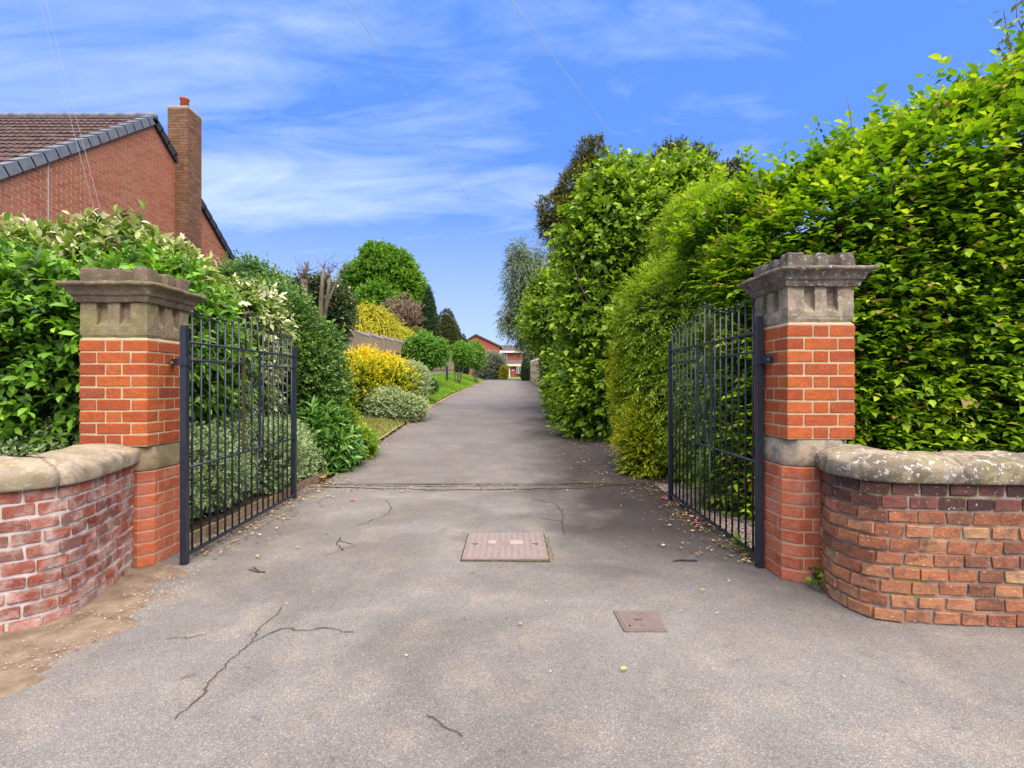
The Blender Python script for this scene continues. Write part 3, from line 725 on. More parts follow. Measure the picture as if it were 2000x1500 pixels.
# ------------------------------------------------------------------ manhole covers
mc = empty('manhole_cover', (-.055, 3.93, 0), 'large pinkish ribbed rectangular cover set in the asphalt near the gates', 'manhole cover')
x0, x1, y0, y1 = -.355, .258, 3.61, 4.25
MB().box(x0-.010, x1+.010, y0-.010, y1+.010, -.02, .009).build('frame', CRACK, mc)
MB().box(x0, x1, y0, y1, -.02, .017).build('plate', COVER_L, mc)
tb = MB(); n = 12
for i in range(n):
    cx = x0+.025+(x1-x0-.05)*(i+.5)/n
    for j in range(26):
        cyy = y0+.02+(y1-y0-.04)*(j+.5)/26
        if 3 <= i <= 8 and 11 <= j <= 15: continue
        tb.box(cx-.013, cx+.013, cyy-.006, cyy+.006, .015, .022)
tb.build('tread_bars', COVER_B, mc, kind='stuff')
MB().box(x0+.17, x0+.23, 3.95, 4.03, .015, .021).box(x0+.34, x0+.44, 3.94, 4.03, .015, .021).build('smooth_pad', m_simple('worn_pad', (.40, .32, .27), (.34, .27, .22), 20, .6), mc)
for xx in (x0+.07, x1-.08): MB().box(xx-.025, xx+.025, 3.93, 3.945, .016, .0225).build('key_slot', CRACK, mc)
sc = empty('stopcock_cover', (.63, 2.69, 0), 'small rusty square cover with dark key slot in the asphalt at right', 'manhole cover')
def q4(pts, z0, z1, g=0):
    c = np.mean(pts, axis=0); P_ = [c+(np.array(p)-c)*(1-g) for p in pts]
    return [[(p[0], p[1], z) for p in P_] for z in (z0, z1)]
sq = [(.571, 2.577), (.786, 2.577), (.803, 2.809), (.556, 2.809)]
sq = [(at_[0], at_[1]) for at_ in [((220)/1000*2.577, 2.577), (.305*2.56, 2.577), (.285*2.81, 2.80), (.198*2.81, 2.809)]]
MB().rings(q4(sq, -.02, .009)).build('frame', m_simple('cover_rim', (.2, .16, .15), (.14, .11, .11), 20, .6, .5), sc)
MB().rings(q4(sq, -.02, .010, .06)).rings(q4(sq, .007, .0125, .10)).build('lid', COVER_S, sc)
MB().box(.64, .685, 2.68, 2.70, .008, .0132).build('key_slot', CRACK, sc)
tb = MB()
for i in range(40):
    a, b = random.uniform(.60, .78), random.uniform(2.61, 2.78)
    if abs(a-.66) < .04 and abs(b-2.69) < .03: continue
    if a > .755-(b-2.6)*.0: continue
    tb.box(a-.004, a+.004, b-.009, b+.009, .0115, .0140)
tb.build('worn_pattern', COVER_S, sc, kind='stuff')

# ------------------------------------------------------------------ foliage engine
def nrm(v): return v/np.maximum(np.linalg.norm(v, axis=-1, keepdims=True), 1e-9)
TPL = {2: (np.array([[0,0,0],[.45,-.5,.10],[1,0,0],[.45,.5,.10]]), [(0,2,1),(0,3,2)], [0,1,.9,1]),
       4: (np.array([[0,0,0],[.4,-.5,.12],[1,0,-.08],[.4,.5,.12],[.5,0,0]]), [(0,4,1),(4,2,1),(0,3,4),(4,3,2)], [0,1,.8,1,0]),
       8: (np.array([[0,0,0],[.25,-.42,.10],[.62,-.44,.10],[1,0,-.16],[.62,.44,.10],[.25,.42,.10],[.3,0,.0],[.66,0,-.03]]),
           [(0,6,1),(1,6,7),(1,7,2),(2,7,3),(0,5,6),(5,4,7),(5,7,6),(4,3,7)], [0,1,1,.8,1,1,0,0])}
def leaf_mesh(name, o, u, n, l, w, tint, lod):
    tv, tf, te = TPL[lod]; s = np.cross(u, n); N = len(o); K = len(tv)
    V = (o[:, None, :] + u[:, None, :]*(tv[:, 0][None, :, None]*l[:, None, None]) + s[:, None, :]*(tv[:, 1][None, :, None]*w[:, None, None])
         + n[:, None, :]*(tv[:, 2][None, :, None]*w[:, None, None]*1.6)).reshape(-1, 3)
    F = (np.arange(N)[:, None, None]*K+np.array(tf)[None]).reshape(-1, 3)
    me = bpy.data.meshes.new(name)
    me.vertices.add(len(V)); me.vertices.foreach_set('co', V.astype(np.float32).ravel())
    me.loops.add(F.size); me.loops.foreach_set('vertex_index', F.astype(np.int32).ravel())
    me.polygons.add(len(F)); me.polygons.foreach_set('loop_start', np.arange(0, F.size, 3, dtype=np.int32))
    try: me.polygons.foreach_set('loop_total', np.full(len(F), 3, dtype=np.int32))
    except Exception: pass
    a = me.attributes.new('tint', 'FLOAT', 'POINT'); a.data.foreach_set('value', np.repeat(tint, K).astype(np.float32))
    a = me.attributes.new('edge', 'FLOAT', 'POINT'); a.data.foreach_set('value', np.tile(te, N).astype(np.float32))
    me.update(calc_edges=True); return me
def wob(P, sc, seed):
    r = np.random.default_rng(seed); t = 0
    for i in range(7):
        k = r.normal(size=3)*sc*(1+.5*i); t = t+np.sin(P@k+r.uniform(0, 6.3))/(1+.35*i)
    return t/3
def crown_pts(ells, n, seed, inner=.3, rough=.14, rsc=2.2, cull=True, clip=True):
    r = np.random.default_rng(seed)
    E = [(np.array(c, float), np.array(R_, float)) for c, R_ in ells]
    A = np.array([(R_[0]*R_[1]*R_[2])**(2/3) for c, R_ in E]); A /= A.sum()
    m = int(n*2.2); ix = r.choice(len(E), m, p=A); cc = np.array([e[0] for e in E])[ix]; RR = np.array([e[1] for e in E])[ix]
    d = nrm(r.normal(size=(m, 3))); rr = 1-inner*r.random(m)**1.6
    S_ = cc+d*RR; rr = rr*(1+rough*wob(S_, rsc/np.mean(RR), seed))
    P = cc+d*RR*rr[:, None]; nn = nrm(d/RR)
    keep = np.ones(m, bool)
    for j, (c, R_) in enumerate(E):
        q = (((P-c)/R_)**2).sum(1); keep &= ~((q < .55) & (ix != j))
    if clip: keep &= P[:, 2] > gh(P[:, 0], P[:, 1])+.02
    if cull:
        back = (nn*nrm(np.array([0, 0, CAMZ])-P)).sum(1) < -.25; keep &= ~(back & (r.random(m) < .7))
    ii = np.where(keep)[0][:n]; return P[ii], nn[ii]
def grow(P, NN, seed, K=7, L=.2, ls=.06, lw=.5, out=1., up=.6, rnd=.5, ang=55, droop=.1, flat=False, lod=4, tb=(.15, .55), tr=.18, size_var=.25, nup=.6):
    r = np.random.default_rng(seed); N = len(P)
    D = nrm(NN*out+np.array([0, 0, up])+r.normal(size=(N, 3))*rnd)
    Z = np.array([0, 0, 1.]); e1 = np.cross(D, Z)+1e-4; e1 = nrm(e1); e2 = np.cross(e1, D)
    Ls = L*(1+size_var*r.normal(size=N)).clip(.3, 2); T = (np.arange(K)+.4)/K
    base = P[:, None, :]+D[:, None, :]*(Ls[:, None]*T[None])[..., None]+Z*(-droop*Ls[:, None]*T[None]**2)[..., None]
    if flat: phi = np.where(np.arange(K) % 2, 0, math.pi)[None]+r.normal(size=(N, K))*.35
    else: phi = np.arange(K)[None]*2.4+r.uniform(0, 6.28, size=(N, 1))+r.normal(size=(N, K))*.3
    pr = np.cos(phi)[..., None]*e1[:, None]+np.sin(phi)[..., None]*e2[:, None]
    A = R(ang)*(1-.45*T)[None, :, None]
    U = D[:, None]*np.cos(A)+pr*np.sin(A)-Z*droop+r.normal(size=(N, K, 3))*.16; U = nrm(U)
    n0 = D[:, None]*.5+Z*nup+r.normal(size=(N, K, 3))*.28
    if flat: n0 = n0+e2[:, None]*1.2*np.sign(e2[:, 2])[:, None, None]
    n_ = nrm(n0-U*(U*n0).sum(-1, keepdims=True))
    l = ls*(1+size_var*r.normal(size=(N, K))).clip(.45, 1.7); wd = l*lw
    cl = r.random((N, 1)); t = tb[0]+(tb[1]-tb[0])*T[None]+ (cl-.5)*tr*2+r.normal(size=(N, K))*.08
    f = lambda a: a.reshape(-1, *a.shape[2:])
    return f(base), f(U), f(n_), f(l), f(wd), f(t).clip(0, 1)
def core(ells, k, seed, name, parent, mat=TWIG):  # solid dark core added inside the leaves to block light and see-through
    mb = MB()
    for c, R_ in ells:
        rg = []; m, n = 10, 16
        for i in range(m+1):
            t = math.pi*(i+.03)/(m+.06); row = []
            for j in range(n):
                d = Vector((math.sin(t)*math.cos(2*math.pi*j/n), math.sin(t)*math.sin(2*math.pi*j/n), -math.cos(t)))
                q = k*(1+.25*fbm((d.x+c[0], d.y+c[1], d.z), 2.2, 3))
                p = [c[0]+d.x*R_[0]*q, c[1]+d.y*R_[1]*q, c[2]+d.z*R_[2]*q]; row.append(tuple(p))
            rg.append(row)
        mb.rings(rg)
    return mb.build(name, mat, parent, False, 'stuff')
def loose_leaves(root, data, mat, count, lod, keyname):
    """the leaves nearest the camera become parts of their own; returns a mask of the rest"""
    o, u, n, l, w_, t = data
    tocam = nrm(np.array([0, 0, CAMZ])-o); dist = np.linalg.norm(o-np.array([0, 0, CAMZ]), axis=1)
    px = 1000+1000*o[:, 0]/o[:, 1]; py = 750-1000*(o[:, 2]-CAMZ)/o[:, 1]
    score = l/dist*(.3+np.abs((n*tocam).sum(1))); score = np.where((px < 0) | (px > 2000) | (py < 0) | (py > 1500) | (o[:, 1] < 1), 0, score)
    # must be on the outside: rank within coarse screen cells by distance
    cell = (px//22).astype(int)*10000+(py//22).astype(int); order = np.lexsort((dist, cell)); first = np.ones(len(o), bool)
    so_ = cell[order]; first[order] = np.concatenate([[True], so_[1:] != so_[:-1]]); score = np.where(first, score, 0)
    pick = np.argsort(-score)[:count]; pick = pick[score[pick] > 0]
    ms = []
    for k in range(5):
        me = leaf_mesh('leaf', np.zeros((1, 3)), np.array([[1., 0, 0]]), np.array([[0, 0, 1.]]), np.array([1.]), np.array([float(np.mean(w_/l))]), np.array([.15+.2*k]), 8)
        me.materials.append(mat); ms.append(me)
    rl = world(root).inverted()
    for i in pick:
        me = ms[int(min(4, max(0, round((t[i]-.15)/.2))))]
        ob = bpy.data.objects.new('leaf', me); C.objects.link(ob); ob.parent = root
        s_ = np.cross(u[i], n[i]); M = Matrix.Identity(4)
        for j in range(3): M[j][0] = u[i][j]*l[i]; M[j][1] = -s_[j]*l[i]; M[j][2] = n[i][j]*l[i]; M[j][3] = o[i][j]
        ob.matrix_basis = rl @ M
    mask = np.ones(len(o), bool); mask[pick] = False; return mask
SPECS = {}
def plant(name, label, cat, ells, mat, n, seed, group=None, hz=0, parts=0, corek=.68, inner=.3, rough=.2, rsc=2.2, cull=True, crown='foliage', lod=4, trunk=None, stray=0, extra=None, **g):
    c = ells[0][0]; gz = float(gh(c[0], c[1])); root = empty(name, (c[0], c[1], gz), label, cat, group)
    P, NN = crown_pts(ells, n, seed, inner, rough, rsc, cull)
    if stray:      # a few longer shoots stand out of the outline
        r = np.random.default_rng(seed+5); P2, N2 = crown_pts(ells, stray, seed+9, .02, rough, rsc, cull)
        P = np.vstack([P, P2+N2*r.uniform(.05, .22, (len(P2), 1))*g.get('L', .2)*2.2]); NN = np.vstack([NN, N2])
    d = grow(P, NN, seed+1, lod=lod, **g)
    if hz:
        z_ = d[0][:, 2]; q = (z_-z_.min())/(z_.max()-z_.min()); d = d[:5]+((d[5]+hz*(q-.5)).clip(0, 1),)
    if parts:
        m = loose_leaves(root, d, mat, parts, lod, name); d = tuple(a[m] for a in d)
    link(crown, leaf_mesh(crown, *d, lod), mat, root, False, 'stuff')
    if corek: core(ells, corek, seed, 'inner_branches', root)
    if trunk: trunk(root)
    return root
def E(px0, px1, py0, py1, Y, dy=None):
    a = at(px0, py0, Y); b = at(px1, py1, Y); rx = abs(b[0]-a[0])/2; rz = abs(a[2]-b[2])/2
    return ((a[0]+b[0])/2, Y, (a[2]+b[2])/2), (rx, dy or rx, rz)
def limb(mb, a, b, r0, r1, seed, n=7, amp=.05, sides=7):
    a, b = Vector(a), Vector(b); L = (b-a).length; pts = []
    for i in range(n+1):
        t = i/n; p = a.lerp(b, t); k = math.sin(math.pi*t)*amp*L
        pts.append(p+Vector((fbm((t*2, seed, 0), 1.5), fbm((t*2, seed, 9), 1.5), .3*fbm((t*2, seed, 5), 1.5)))*k*2)
    mb.tube(pts, [r0+(r1-r0)*i/n for i in range(n+1)], sides); return pts[-1]

# ------------------------------------------------------------------ left side planting
plant('laurel_bush', 'bright green large leaved bush rising behind the left gate pillar', 'bush',
      [E(-330, 235, 508, 960, 4.75, .62), E(150, 410, 512, 830, 5.1, .55), E(330, 448, 580, 830, 5.5, .45), E(-700, -200, 500, 980, 4.7, .7)], L_LAUREL, 5200, 11,
      parts=280, lod=8, K=8, L=.22, ls=.092, lw=.46, up=.55, rnd=.55, ang=62, droop=.18, tb=(.12, .66), tr=.26, corek=.72, stray=120, rough=.10)
plant('variegated_bush', 'cream and green variegated bush topping the foliage below the left house wall', 'bush',
      [E(-60, 200, 462, 660, 6.1, .6), E(150, 335, 450, 660, 6.3, .6), E(280, 395, 495, 670, 6.4, .5), E(-500, -20, 480, 700, 6.1, .7)], L_CREAM, 3300, 12,
      lod=8, K=8, L=.2, ls=.095, lw=.45, up=.75, rnd=.5, ang=60, droop=.15, tb=(.15, .72), tr=.30, corek=.7, stray=150, rough=.10)
plant('variegated_shrub', 'cream flecked shrub behind the first bars of the left gate', 'shrub',
      [E(415, 535, 560, 720, 6.6, .45), E(380, 510, 640, 860, 6.7, .5)], L_CREAM, 1700, 13,
      lod=4, K=7, L=.2, ls=.085, lw=.45, up=.1, rnd=.55, ang=60, droop=.35, tb=(.12, .75), tr=.3, corek=.6, stray=40)
plant('dark_shrub', 'tall dark green small leaved shrub above the latch end of the left gate', 'shrub',
      [E(455, 605, 560, 840, 7.9, .8), E(545, 658, 640, 840, 8.2, .7), E(430, 550, 530, 700, 8.4, .7)], L_ROSE, 7600, 14,
      lod=4, K=8, L=.24, ls=.052, lw=.62, up=.45, rnd=.6, ang=60, droop=.12, tb=(.15, .68), tr=.28, corek=.7, stray=260, rough=.16)
plant('ground_cover_bush', 'low white edged variegated ground cover behind the left gate bars', 'shrub',
      [((-3.15, 4.7, .35), (.62, .8, .42)), ((-3.2, 5.8, .40), (.70, .8, .48)), ((-3.0, 6.7, .30), (.52, .6, .38)), ((-4.2, 4.9, .35), (.8, .9, .5))], L_VARIEG, 6500, 15,
      lod=4, K=8, L=.11, ls=.036, lw=.6, up=.8, rnd=.6, ang=60, tb=(.2, .9), tr=.25, corek=.8, inner=.18)
plant('long_leaved_bush', 'glossy long leaved dark bush at the drive edge past the left gate', 'bush',
      [E(576, 688, 808, 932, 7.3, .45)], L_RHODO, 620, 16, parts=120, lod=8, K=10, L=.10, ls=.135, lw=.27, up=.7, rnd=.5, ang=78, droop=.15, tb=(.2, .75), tr=.2, corek=.7, nup=1.0)
plant('lime_shrub', 'small lime green shrub spilling over the soil beyond the long leaved bush', 'shrub',
      [E(684, 728, 846, 899, 8.0, .26), E(655, 692, 800, 850, 8.6, .25)], L_LIME, 700, 17, lod=4, K=8, L=.12, ls=.05, lw=.4, up=.8, rnd=.5, tb=(.15, .8), tr=.25, corek=.6, stray=40)
plant('golden_shrub', 'golden orange shrub glowing in front of the left fence', 'shrub',
      [E(648, 765, 690, 815, 12.6, .9), E(700, 812, 712, 815, 12.8, .8), E(640, 720, 715, 800, 12.4, .6)], L_GOLD, 5600, 18, hz=.75,
      lod=2, K=9, L=.22, ls=.055, lw=.5, up=1.0, rnd=.45, tb=(.0, .68), tr=.22, corek=.72, stray=220, inner=.35)
plant('silver_edged_shrub', 'rounded white edged shrub mound at the lawn corner', 'shrub',
      [E(714, 795, 760, 820, 12.2, .5), E(762, 826, 774, 820, 12.4, .4)], L_VARIEG, 4200, 19, lod=2, K=8, L=.12, ls=.04, lw=.62, up=.7, rnd=.6, tb=(.3, 1), tr=.25, corek=.8, inner=.2, stray=140)
plant('silver_edged_shrub', 'upright white edged shrub between the golden shrub and the lawn', 'shrub',
      [E(775, 832, 715, 800, 13.0, .5)], L_VARIEG, 2200, 20, lod=2, K=8, L=.14, ls=.042, lw=.62, up=.9, rnd=.6, tb=(.2, .9), tr=.25, corek=.8, stray=60)
plant('holly_bush', 'very dark glossy bush behind the pollarded trunks', 'bush',
      [E(565, 672, 550, 690, 14.5, .9), E(610, 680, 560, 660, 15, .8)], L_HOLLY, 4600, 21, lod=2, K=8, L=.25, ls=.075, lw=.5, up=.5, rnd=.6, tb=(.1, .8), tr=.28, corek=.75, stray=120)
# pollarded tree
pt = empty('pollarded_tree', (*at(640, 640, 13.2)[:2], float(gh(-4.8, 13.2))), 'pollarded tree with bare sawn stubs showing above the dark shrub', 'tree')
mb = MB(); Y = 13.2
A = lambda x, y: at(x, y, Y)
mb.tube([A(600, 760), A(602, 640), A(598, 590), A(594, 560), A(592, 548)], [.10, .075, .06, .095, .08], 9); mb.tube([A(593, 552), A(598, 525), A(600, 512)], [.05, .04, .045], 7)
mb.tube([A(628, 760), A(626, 640), A(628, 570), A(632, 525)], [.085, .065, .055, .04], 9)
mb.tube([A(632, 620), A(640, 575), A(645, 540)], [.05, .042, .035], 8)
mb.tube([A(630, 640), A(640, 590), A(655, 555), A(667, 530)], [.055, .042, .033, .026], 8)
mb.ball(A(594, 552), .11, 8, 5).ball(A(668, 529), .06, 8, 5).ball(A(641, 538), .07, 8, 5)
mb.build('trunk', BARKG, pt, True)
mb = MB()
for i in range(60):
    c = random.choice([(592, 548), (596, 530), (668, 529), (641, 535), (632, 525), (590, 555)]); a = A(*c); ang = random.uniform(-1.4, 1.4); l_ = random.uniform(.15, .55)
    b = (a[0]+math.sin(ang)*l_, a[1]+random.uniform(-.2, .2), a[2]+math.cos(ang)*l_); limb(mb, a, b, .010, .003, i, 4, .15, 4)
mb.build('twig_tuft', BARK, pt, False, 'stuff')
# fence on the left bank
def fence(name, label, X, y_start, n, bay, H, dir_, mats, rails, zoff=0., capz=True):
    post_m, board_m, cap_m = mats
    root = empty(name, (X, y_start, float(gh(X, y_start))), label, 'fence')
    pz = MB().box(-.05, .05, -.05, .05, 0, 1); pm = {}
    for i in range(n+1):
        y = y_start+i*bay; z = float(gh(X, y))+zoff
        MB().box(X-.06, X+.06, y-.055, y+.055, z-.2, z+H+.13).build('fence_post', post_m, root)
        if i == n: break
        z2 = (z+float(gh(X, y+bay))+zoff)/2; b = MB(); nb = 15
        for k in range(nb):
            yy = y+.055+(bay-.11)*k/nb; t = (bay-.11)/nb; o_ = .012*(k % 2)+random.uniform(-.002, .002)
            b.box(X-.012+o_*dir_, X+.012+o_*dir_, yy, yy+t*.96, z2+.05+random.uniform(-.006, .006), z2+H-.02)
        b.build('fence_boards', board_m, root, False, 'stuff')
        if capz: MB().box(X-.035, X+.035, y+.05, y+bay-.05, z2+H-.03, z2+H+.05).build('capping', cap_m, root)
        MB().box(X-.03, X+.03, y+.05, y+bay-.05, z2-.1, z2+.13).build('gravel_board', CONC, root)
        for rz in rails: MB().box(X+dir_*.02, X+dir_*.055, y+.05, y+bay-.05, z2+rz, z2+rz+.06).build('fence_rail', post_m, root)
    return root
fence('panel_fence', 'weathered brown boarded fence with grey capping on the left bank', -5.2, 11.0, 18, 1.9, 1.66, 1, (WOOD, WOOD, WOODT), (.3, 1.1), 0.05)
fence('panel_fence', 'tan boarded fence along the far right edge of the drive', 1.74, 17.5, 16, 1.83, 1.72, -1, (WOODN, WOODN, WOODN), (.35, .9, 1.45), 0.)
# trees and hedges behind the fence
plant('yellow_flowering_tree', 'drooping yellow blossom tree hanging behind the left fence', 'tree',
      [E(690, 770, 600, 690, 27, 1.0), E(745, 800, 635, 700, 29, .9), E(682, 720, 610, 680, 26, .9)], L_YELLOW, 6500, 22, lod=2, K=10, L=.5, ls=.085, lw=.5, up=-.7, rnd=.4, ang=50, droop=.6, tb=(.2, .8), tr=.3, corek=.6, crown='crown', stray=80,
      trunk=lambda r_: (lambda m: (limb(m, (-7.1, 27, 1.2), (-7.0, 27, 4.0), .12, .07, 3), m.build('trunk', BARK, r_, True)))(MB()))
plant('lime_hedge_shrub', 'pale lime shrub behind the fence right of the yellow blossom tree', 'shrub', [E(783, 832, 660, 715, 33, .7)], L_LIME, 1300, 23, lod=2, K=8, L=.3, ls=.09, lw=.45, tb=(.2, .9), tr=.2, corek=.75)
plant('clipped_dome', 'smooth clipped yellow green dome behind the fence', 'topiary', [E(795, 830, 639, 690, 36, .6)], L_DOME, 1400, 24, lod=2, K=6, L=.08, ls=.05, lw=.5, tb=(.2, .8), tr=.15, corek=.9, inner=.1, rough=.03)
def big_tree(name, label, ells, mat, n, seed, tb0, trunk_r, **g):
    def tr(r_):
        m = MB(); c0 = tb0; c1 = Vector(ells[0][0])
        top = limb(m, c0, c1, trunk_r, trunk_r*.35, seed, 8, .03, 9)
        for i, (c, R_) in enumerate(ells):
            for k in range(5):
                rr_ = random.Random(seed*100+i*10+k); d = Vector((rr_.uniform(-1, 1)*R_[0], rr_.uniform(-1, 1)*R_[1], rr_.uniform(-.2, .9)*R_[2]))*.8
                st_ = Vector(c0).lerp(c1, rr_.uniform(.55, .95)); limb(m, st_, Vector(c)+d, trunk_r*.35, trunk_r*.06, seed+k+i*7, 6, .1, 5)
        m.build('trunk', BARK, r_, True)
    return plant(name, label, 'tree', ells, mat, n, seed, crown='crown', trunk=tr, **g)
big_tree('oak_tree', 'large round fresh green tree standing against the sky beyond the fence',
         [E(695, 808, 495, 610, 60, 3.4), E(678, 745, 520, 600, 60, 3), E(762, 826, 535, 620, 60, 3), E(712, 768, 481, 545, 60, 2.2), E(755, 806, 500, 560, 60, 2.2), E(700, 800, 560, 660, 58, 4), E(674, 722, 570, 660, 59, 3), E(786, 832, 570, 640, 59, 2)], L_OAK, 9500, 31,
         at(755, 735, 60), .45, lod=2, K=9, L=.75, ls=.30, lw=.6, up=.5, rnd=.6, tb=(.1, .75), tr=.28, corek=.62, rough=.12, rsc=6, stray=200)
big_tree('copper_tree', 'sparse purplish brown tree between the round green tree and the clipped cone',
         [E(745, 820, 585, 680, 38, 1.6), E(790, 830, 600, 680, 38, 1.4)], L_PURPLE, 1500, 32, at(790, 735, 38), .12, lod=2, K=8, L=.4, ls=.13, lw=.6, tb=(.1, .9), tr=.25, corek=.35, inner=.7, stray=100)
def cone_hedge(name, label, cat, prof, mat, n, seed, **g):
    """prof: list of (centre, radii) stacked to a clipped outline"""
    return plant(name, label, cat, prof, mat, n, seed, lod=2, K=6, L=.15, ls=.11, lw=.4, up=.8, rnd=.45, tb=(.15, .75), tr=.2, inner=.12, corek=.88, rough=.05, **g)
def stack(pxc, top, bot, wbot, Y, k, p=1.0):
    out = []
    for i in range(k):
        t = (i+.5)/k; y = top+(bot-top)*t; hw = max(4, wbot*(t**p)); hh = (bot-top)/k*1.05
        out.append(E(pxc-hw, pxc+hw, y-hh, y+hh, Y))
    return out
cone_hedge('clipped_cone', 'tall dark clipped conifer cone against the sky behind the fence', 'topiary', stack(837, 570, 700, 27, 38, 9, .62), L_YEW, 6500, 33)
cone_hedge('clipped_conifer', 'domed green and bronze clipped conifer right of the tall cone', 'topiary', [E(850, 893, 607, 720, 47, .9), E(862, 896, 640, 730, 47, .9)], m_leaf('bronzed_clipped_leaf', [(0, (.03, .05, .016)), (.5, (.10, .13, .03)), (.8, (.14, .10, .06)), (1, (.2, .3, .03))]), 4200, 34)
cone_hedge('clipped_conifer', 'narrow dark clipped block conifer stepping down towards the far house', 'topiary', [E(884, 900, 637, 720, 54, .7), E(882, 897, 642, 730, 54, .7)], L_YEW, 2200, 35)
cone_hedge('clipped_conifer', 'low dark clipped conifer nearest the far house gable', 'topiary', [E(896, 912, 654, 730, 60, .8), E(905, 917, 667, 730, 60, .8)], L_YEW, 1800, 36)
cone_hedge('conifer_hedge', 'dark hedge behind the fence under the clipped conifers', 'hedge', [E(680, 800, 668, 760, 36, 1.2), E(780, 870, 672, 760, 42, 1.0), E(870, 915, 685, 760, 62, 1.2)], L_YEW, 5200, 37)
# three small clipped trees on the lawn
def lawn_tree(label, ells, base, forks, seed, n):
    def tr(r_):
        m = MB()
        for (a, b, r0, r1) in forks: limb(m, a, b, r0, r1, seed, 6, .08, 7)
        m.build('trunk', BARK, r_, True)
    return plant('small_round_tree', label, 'tree', ells, L_SMALLT, n, seed, group='small round headed trees on the lawn', crown='crown', trunk=tr, lod=2, K=8, L=.15, ls=.075, lw=.5, up=.4, rnd=.6, tb=(.15, .8), tr=.25, corek=.66, stray=110, rough=.30, rsc=3.5)
Y1 = 24.5
lawn_tree('nearest small round tree with leaning forked trunk on the lawn', [E(800, 852, 654, 700, Y1, .7), E(835, 875, 666, 712, Y1, .6), E(791, 826, 668, 712, Y1, .55), E(815, 862, 680, 716, Y1, .6)], None,
          [(at(825, 752, Y1), at(848, 712, Y1), .09, .06), (at(848, 714, Y1), at(835, 690, Y1), .05, .03), (at(846, 716, Y1), at(868, 695, Y1), .05, .03)], 41, 4200)
Y1 = 31
lawn_tree('middle small round tree with a cluster of thin stems behind the black post', [E(885, 925, 675, 711, Y1, .6), E(888, 913, 671, 700, Y1, .5)], None,
          [(at(893, 750, Y1), at(898, 715, Y1), .06, .04), (at(896, 748, Y1), at(910, 705, Y1), .05, .03), (at(890, 750, Y1), at(888, 715, Y1), .04, .03)], 42, 2300)
Y1 = 38
lawn_tree('farthest small tree with lime topped squarer crown near the far house', [E(904, 944, 671, 715, Y1, .8), E(914, 947, 675, 720, Y1, .7)], None,
          [(at(929, 748, Y1), at(930, 712, Y1), .08, .05), (at(931, 746, Y1), at(940, 712, Y1), .05, .03)], 43, 2600)
bp = empty('garden_post', at(873, 746, 29.5), 'short dark square post on the lawn between two round trees', 'post')
p = at(873, 746, 29.5); MB().box(p[0]-.06, p[0]+.06, p[1]-.06, p[1]+.06, float(gh(p[0], p[1]))-.1, p[2]+.88).build('shaft', DARKPOST, bp)
MB().box(p[0]-.075, p[0]+.075, p[1]-.075, p[1]+.075, p[2]+.88, p[2]+.93).build('cap', DARKPOST, bp)
plant('fern_clump', 'low dark green clump at the lawn edge beside the bare soil ring', 'plant', [E(832, 852, 745, 765, 17, .4)], L_ROSE, 220, 44, lod=2, K=8, L=.15, ls=.08, lw=.3, up=1, corek=.5)
tag(drift('bare_soil_ring', [(-3.2, 15.6), (-2.75, 15.8), (-2.65, 16.8), (-2.8, 17.6), (-3.3, 17.7), (-3.4, 16.5)], DRY, .01, .1), 'bare tan soil at the lawn corner', 'soil')
bs = bpy.data.objects['bare_soil_ring']
for v in bs.data.vertices: v.co.z = float(gh(v.co.x, v.co.y))+.035
plant('silver_shrub', 'large rounded silver white shrub in front of the far house', 'shrub', [E(940, 985, 686, 745, 56, 1.3), E(925, 960, 700, 745, 57, 1.2)], L_WHITE, 3600, 45, lod=2, K=8, L=.35, ls=.13, lw=.35, up=.7, tb=(.2, .9), tr=.25, corek=.8, stray=60)
plant('yellow_shrub', 'small yellow shrub at the foot of the silver white shrub', 'shrub', [E(975, 991, 716, 744, 55, .5)], L_YELLOW, 700, 46, lod=2, K=8, L=.2, ls=.1, lw=.4, tb=(.3, .8), corek=.8)
plant('dark_column_shrub', 'dark clipped column at the end of the tan fence', 'shrub', [E(1019, 1034, 700, 745, 47.5, .5), E(1018, 1035, 715, 748, 47.5, .5)], L_YEW, 1500, 47, lod=2, K=6, L=.1, ls=.08, lw=.4, corek=.9, inner=.12, rough=.04)

# ------------------------------------------------------------------ right side planting
big_tree('birch_tree', 'tall grey green drooping tree at the far end right of the drive',
         [E(988, 1068, 500, 600, 52, 2.6), E(990, 1060, 560, 665, 52, 2.4), E(995, 1035, 468, 530, 52, 1.4), E(1012, 1075, 600, 695, 52, 2.0), E(975, 1008, 600, 645, 51, .8), E(1040, 1085, 480, 640, 53, 2.5)], L_BIRCH, 5600, 51,
         at(1040, 745, 52), .3, lod=2, K=10, L=.8, ls=.16, lw=.5, up=-.5, rnd=.55, ang=40, droop=.5, tb=(.15, .85), tr=.28, corek=.32, stray=420, inner=.75, rsc=6, rough=.34)
plant('dark_hedge', 'very dark hedge mass under the drooping tree', 'hedge', [E(1028, 1100, 690, 745, 54, 1.5)], L_YEW, 1800, 52, lod=2, K=6, L=.3, ls=.15, lw=.4, corek=.85)
big_tree('dark_conifer', 'tall dark bronze conifer with golden tips rising behind the leafy hedge',
         [E(1120, 1190, 275, 400, 17, .55), E(1088, 1200, 330, 450, 17, .9), E(1055, 1180, 380, 480, 17, 1.0), E(1075, 1190, 450, 620, 17, .9), E(1170, 1240, 330, 480, 17, .8), E(1072, 1180, 560, 760, 17, .9)],
         L_DARKCON, 9500, 53, at(1140, 790, 17), .2, lod=2, K=9, L=.2, ls=.07, lw=.45, up=.6, rnd=.5, ang=45, tb=(.05, .72), tr=.26, corek=.7, rough=.22, rsc=6, stray=150)
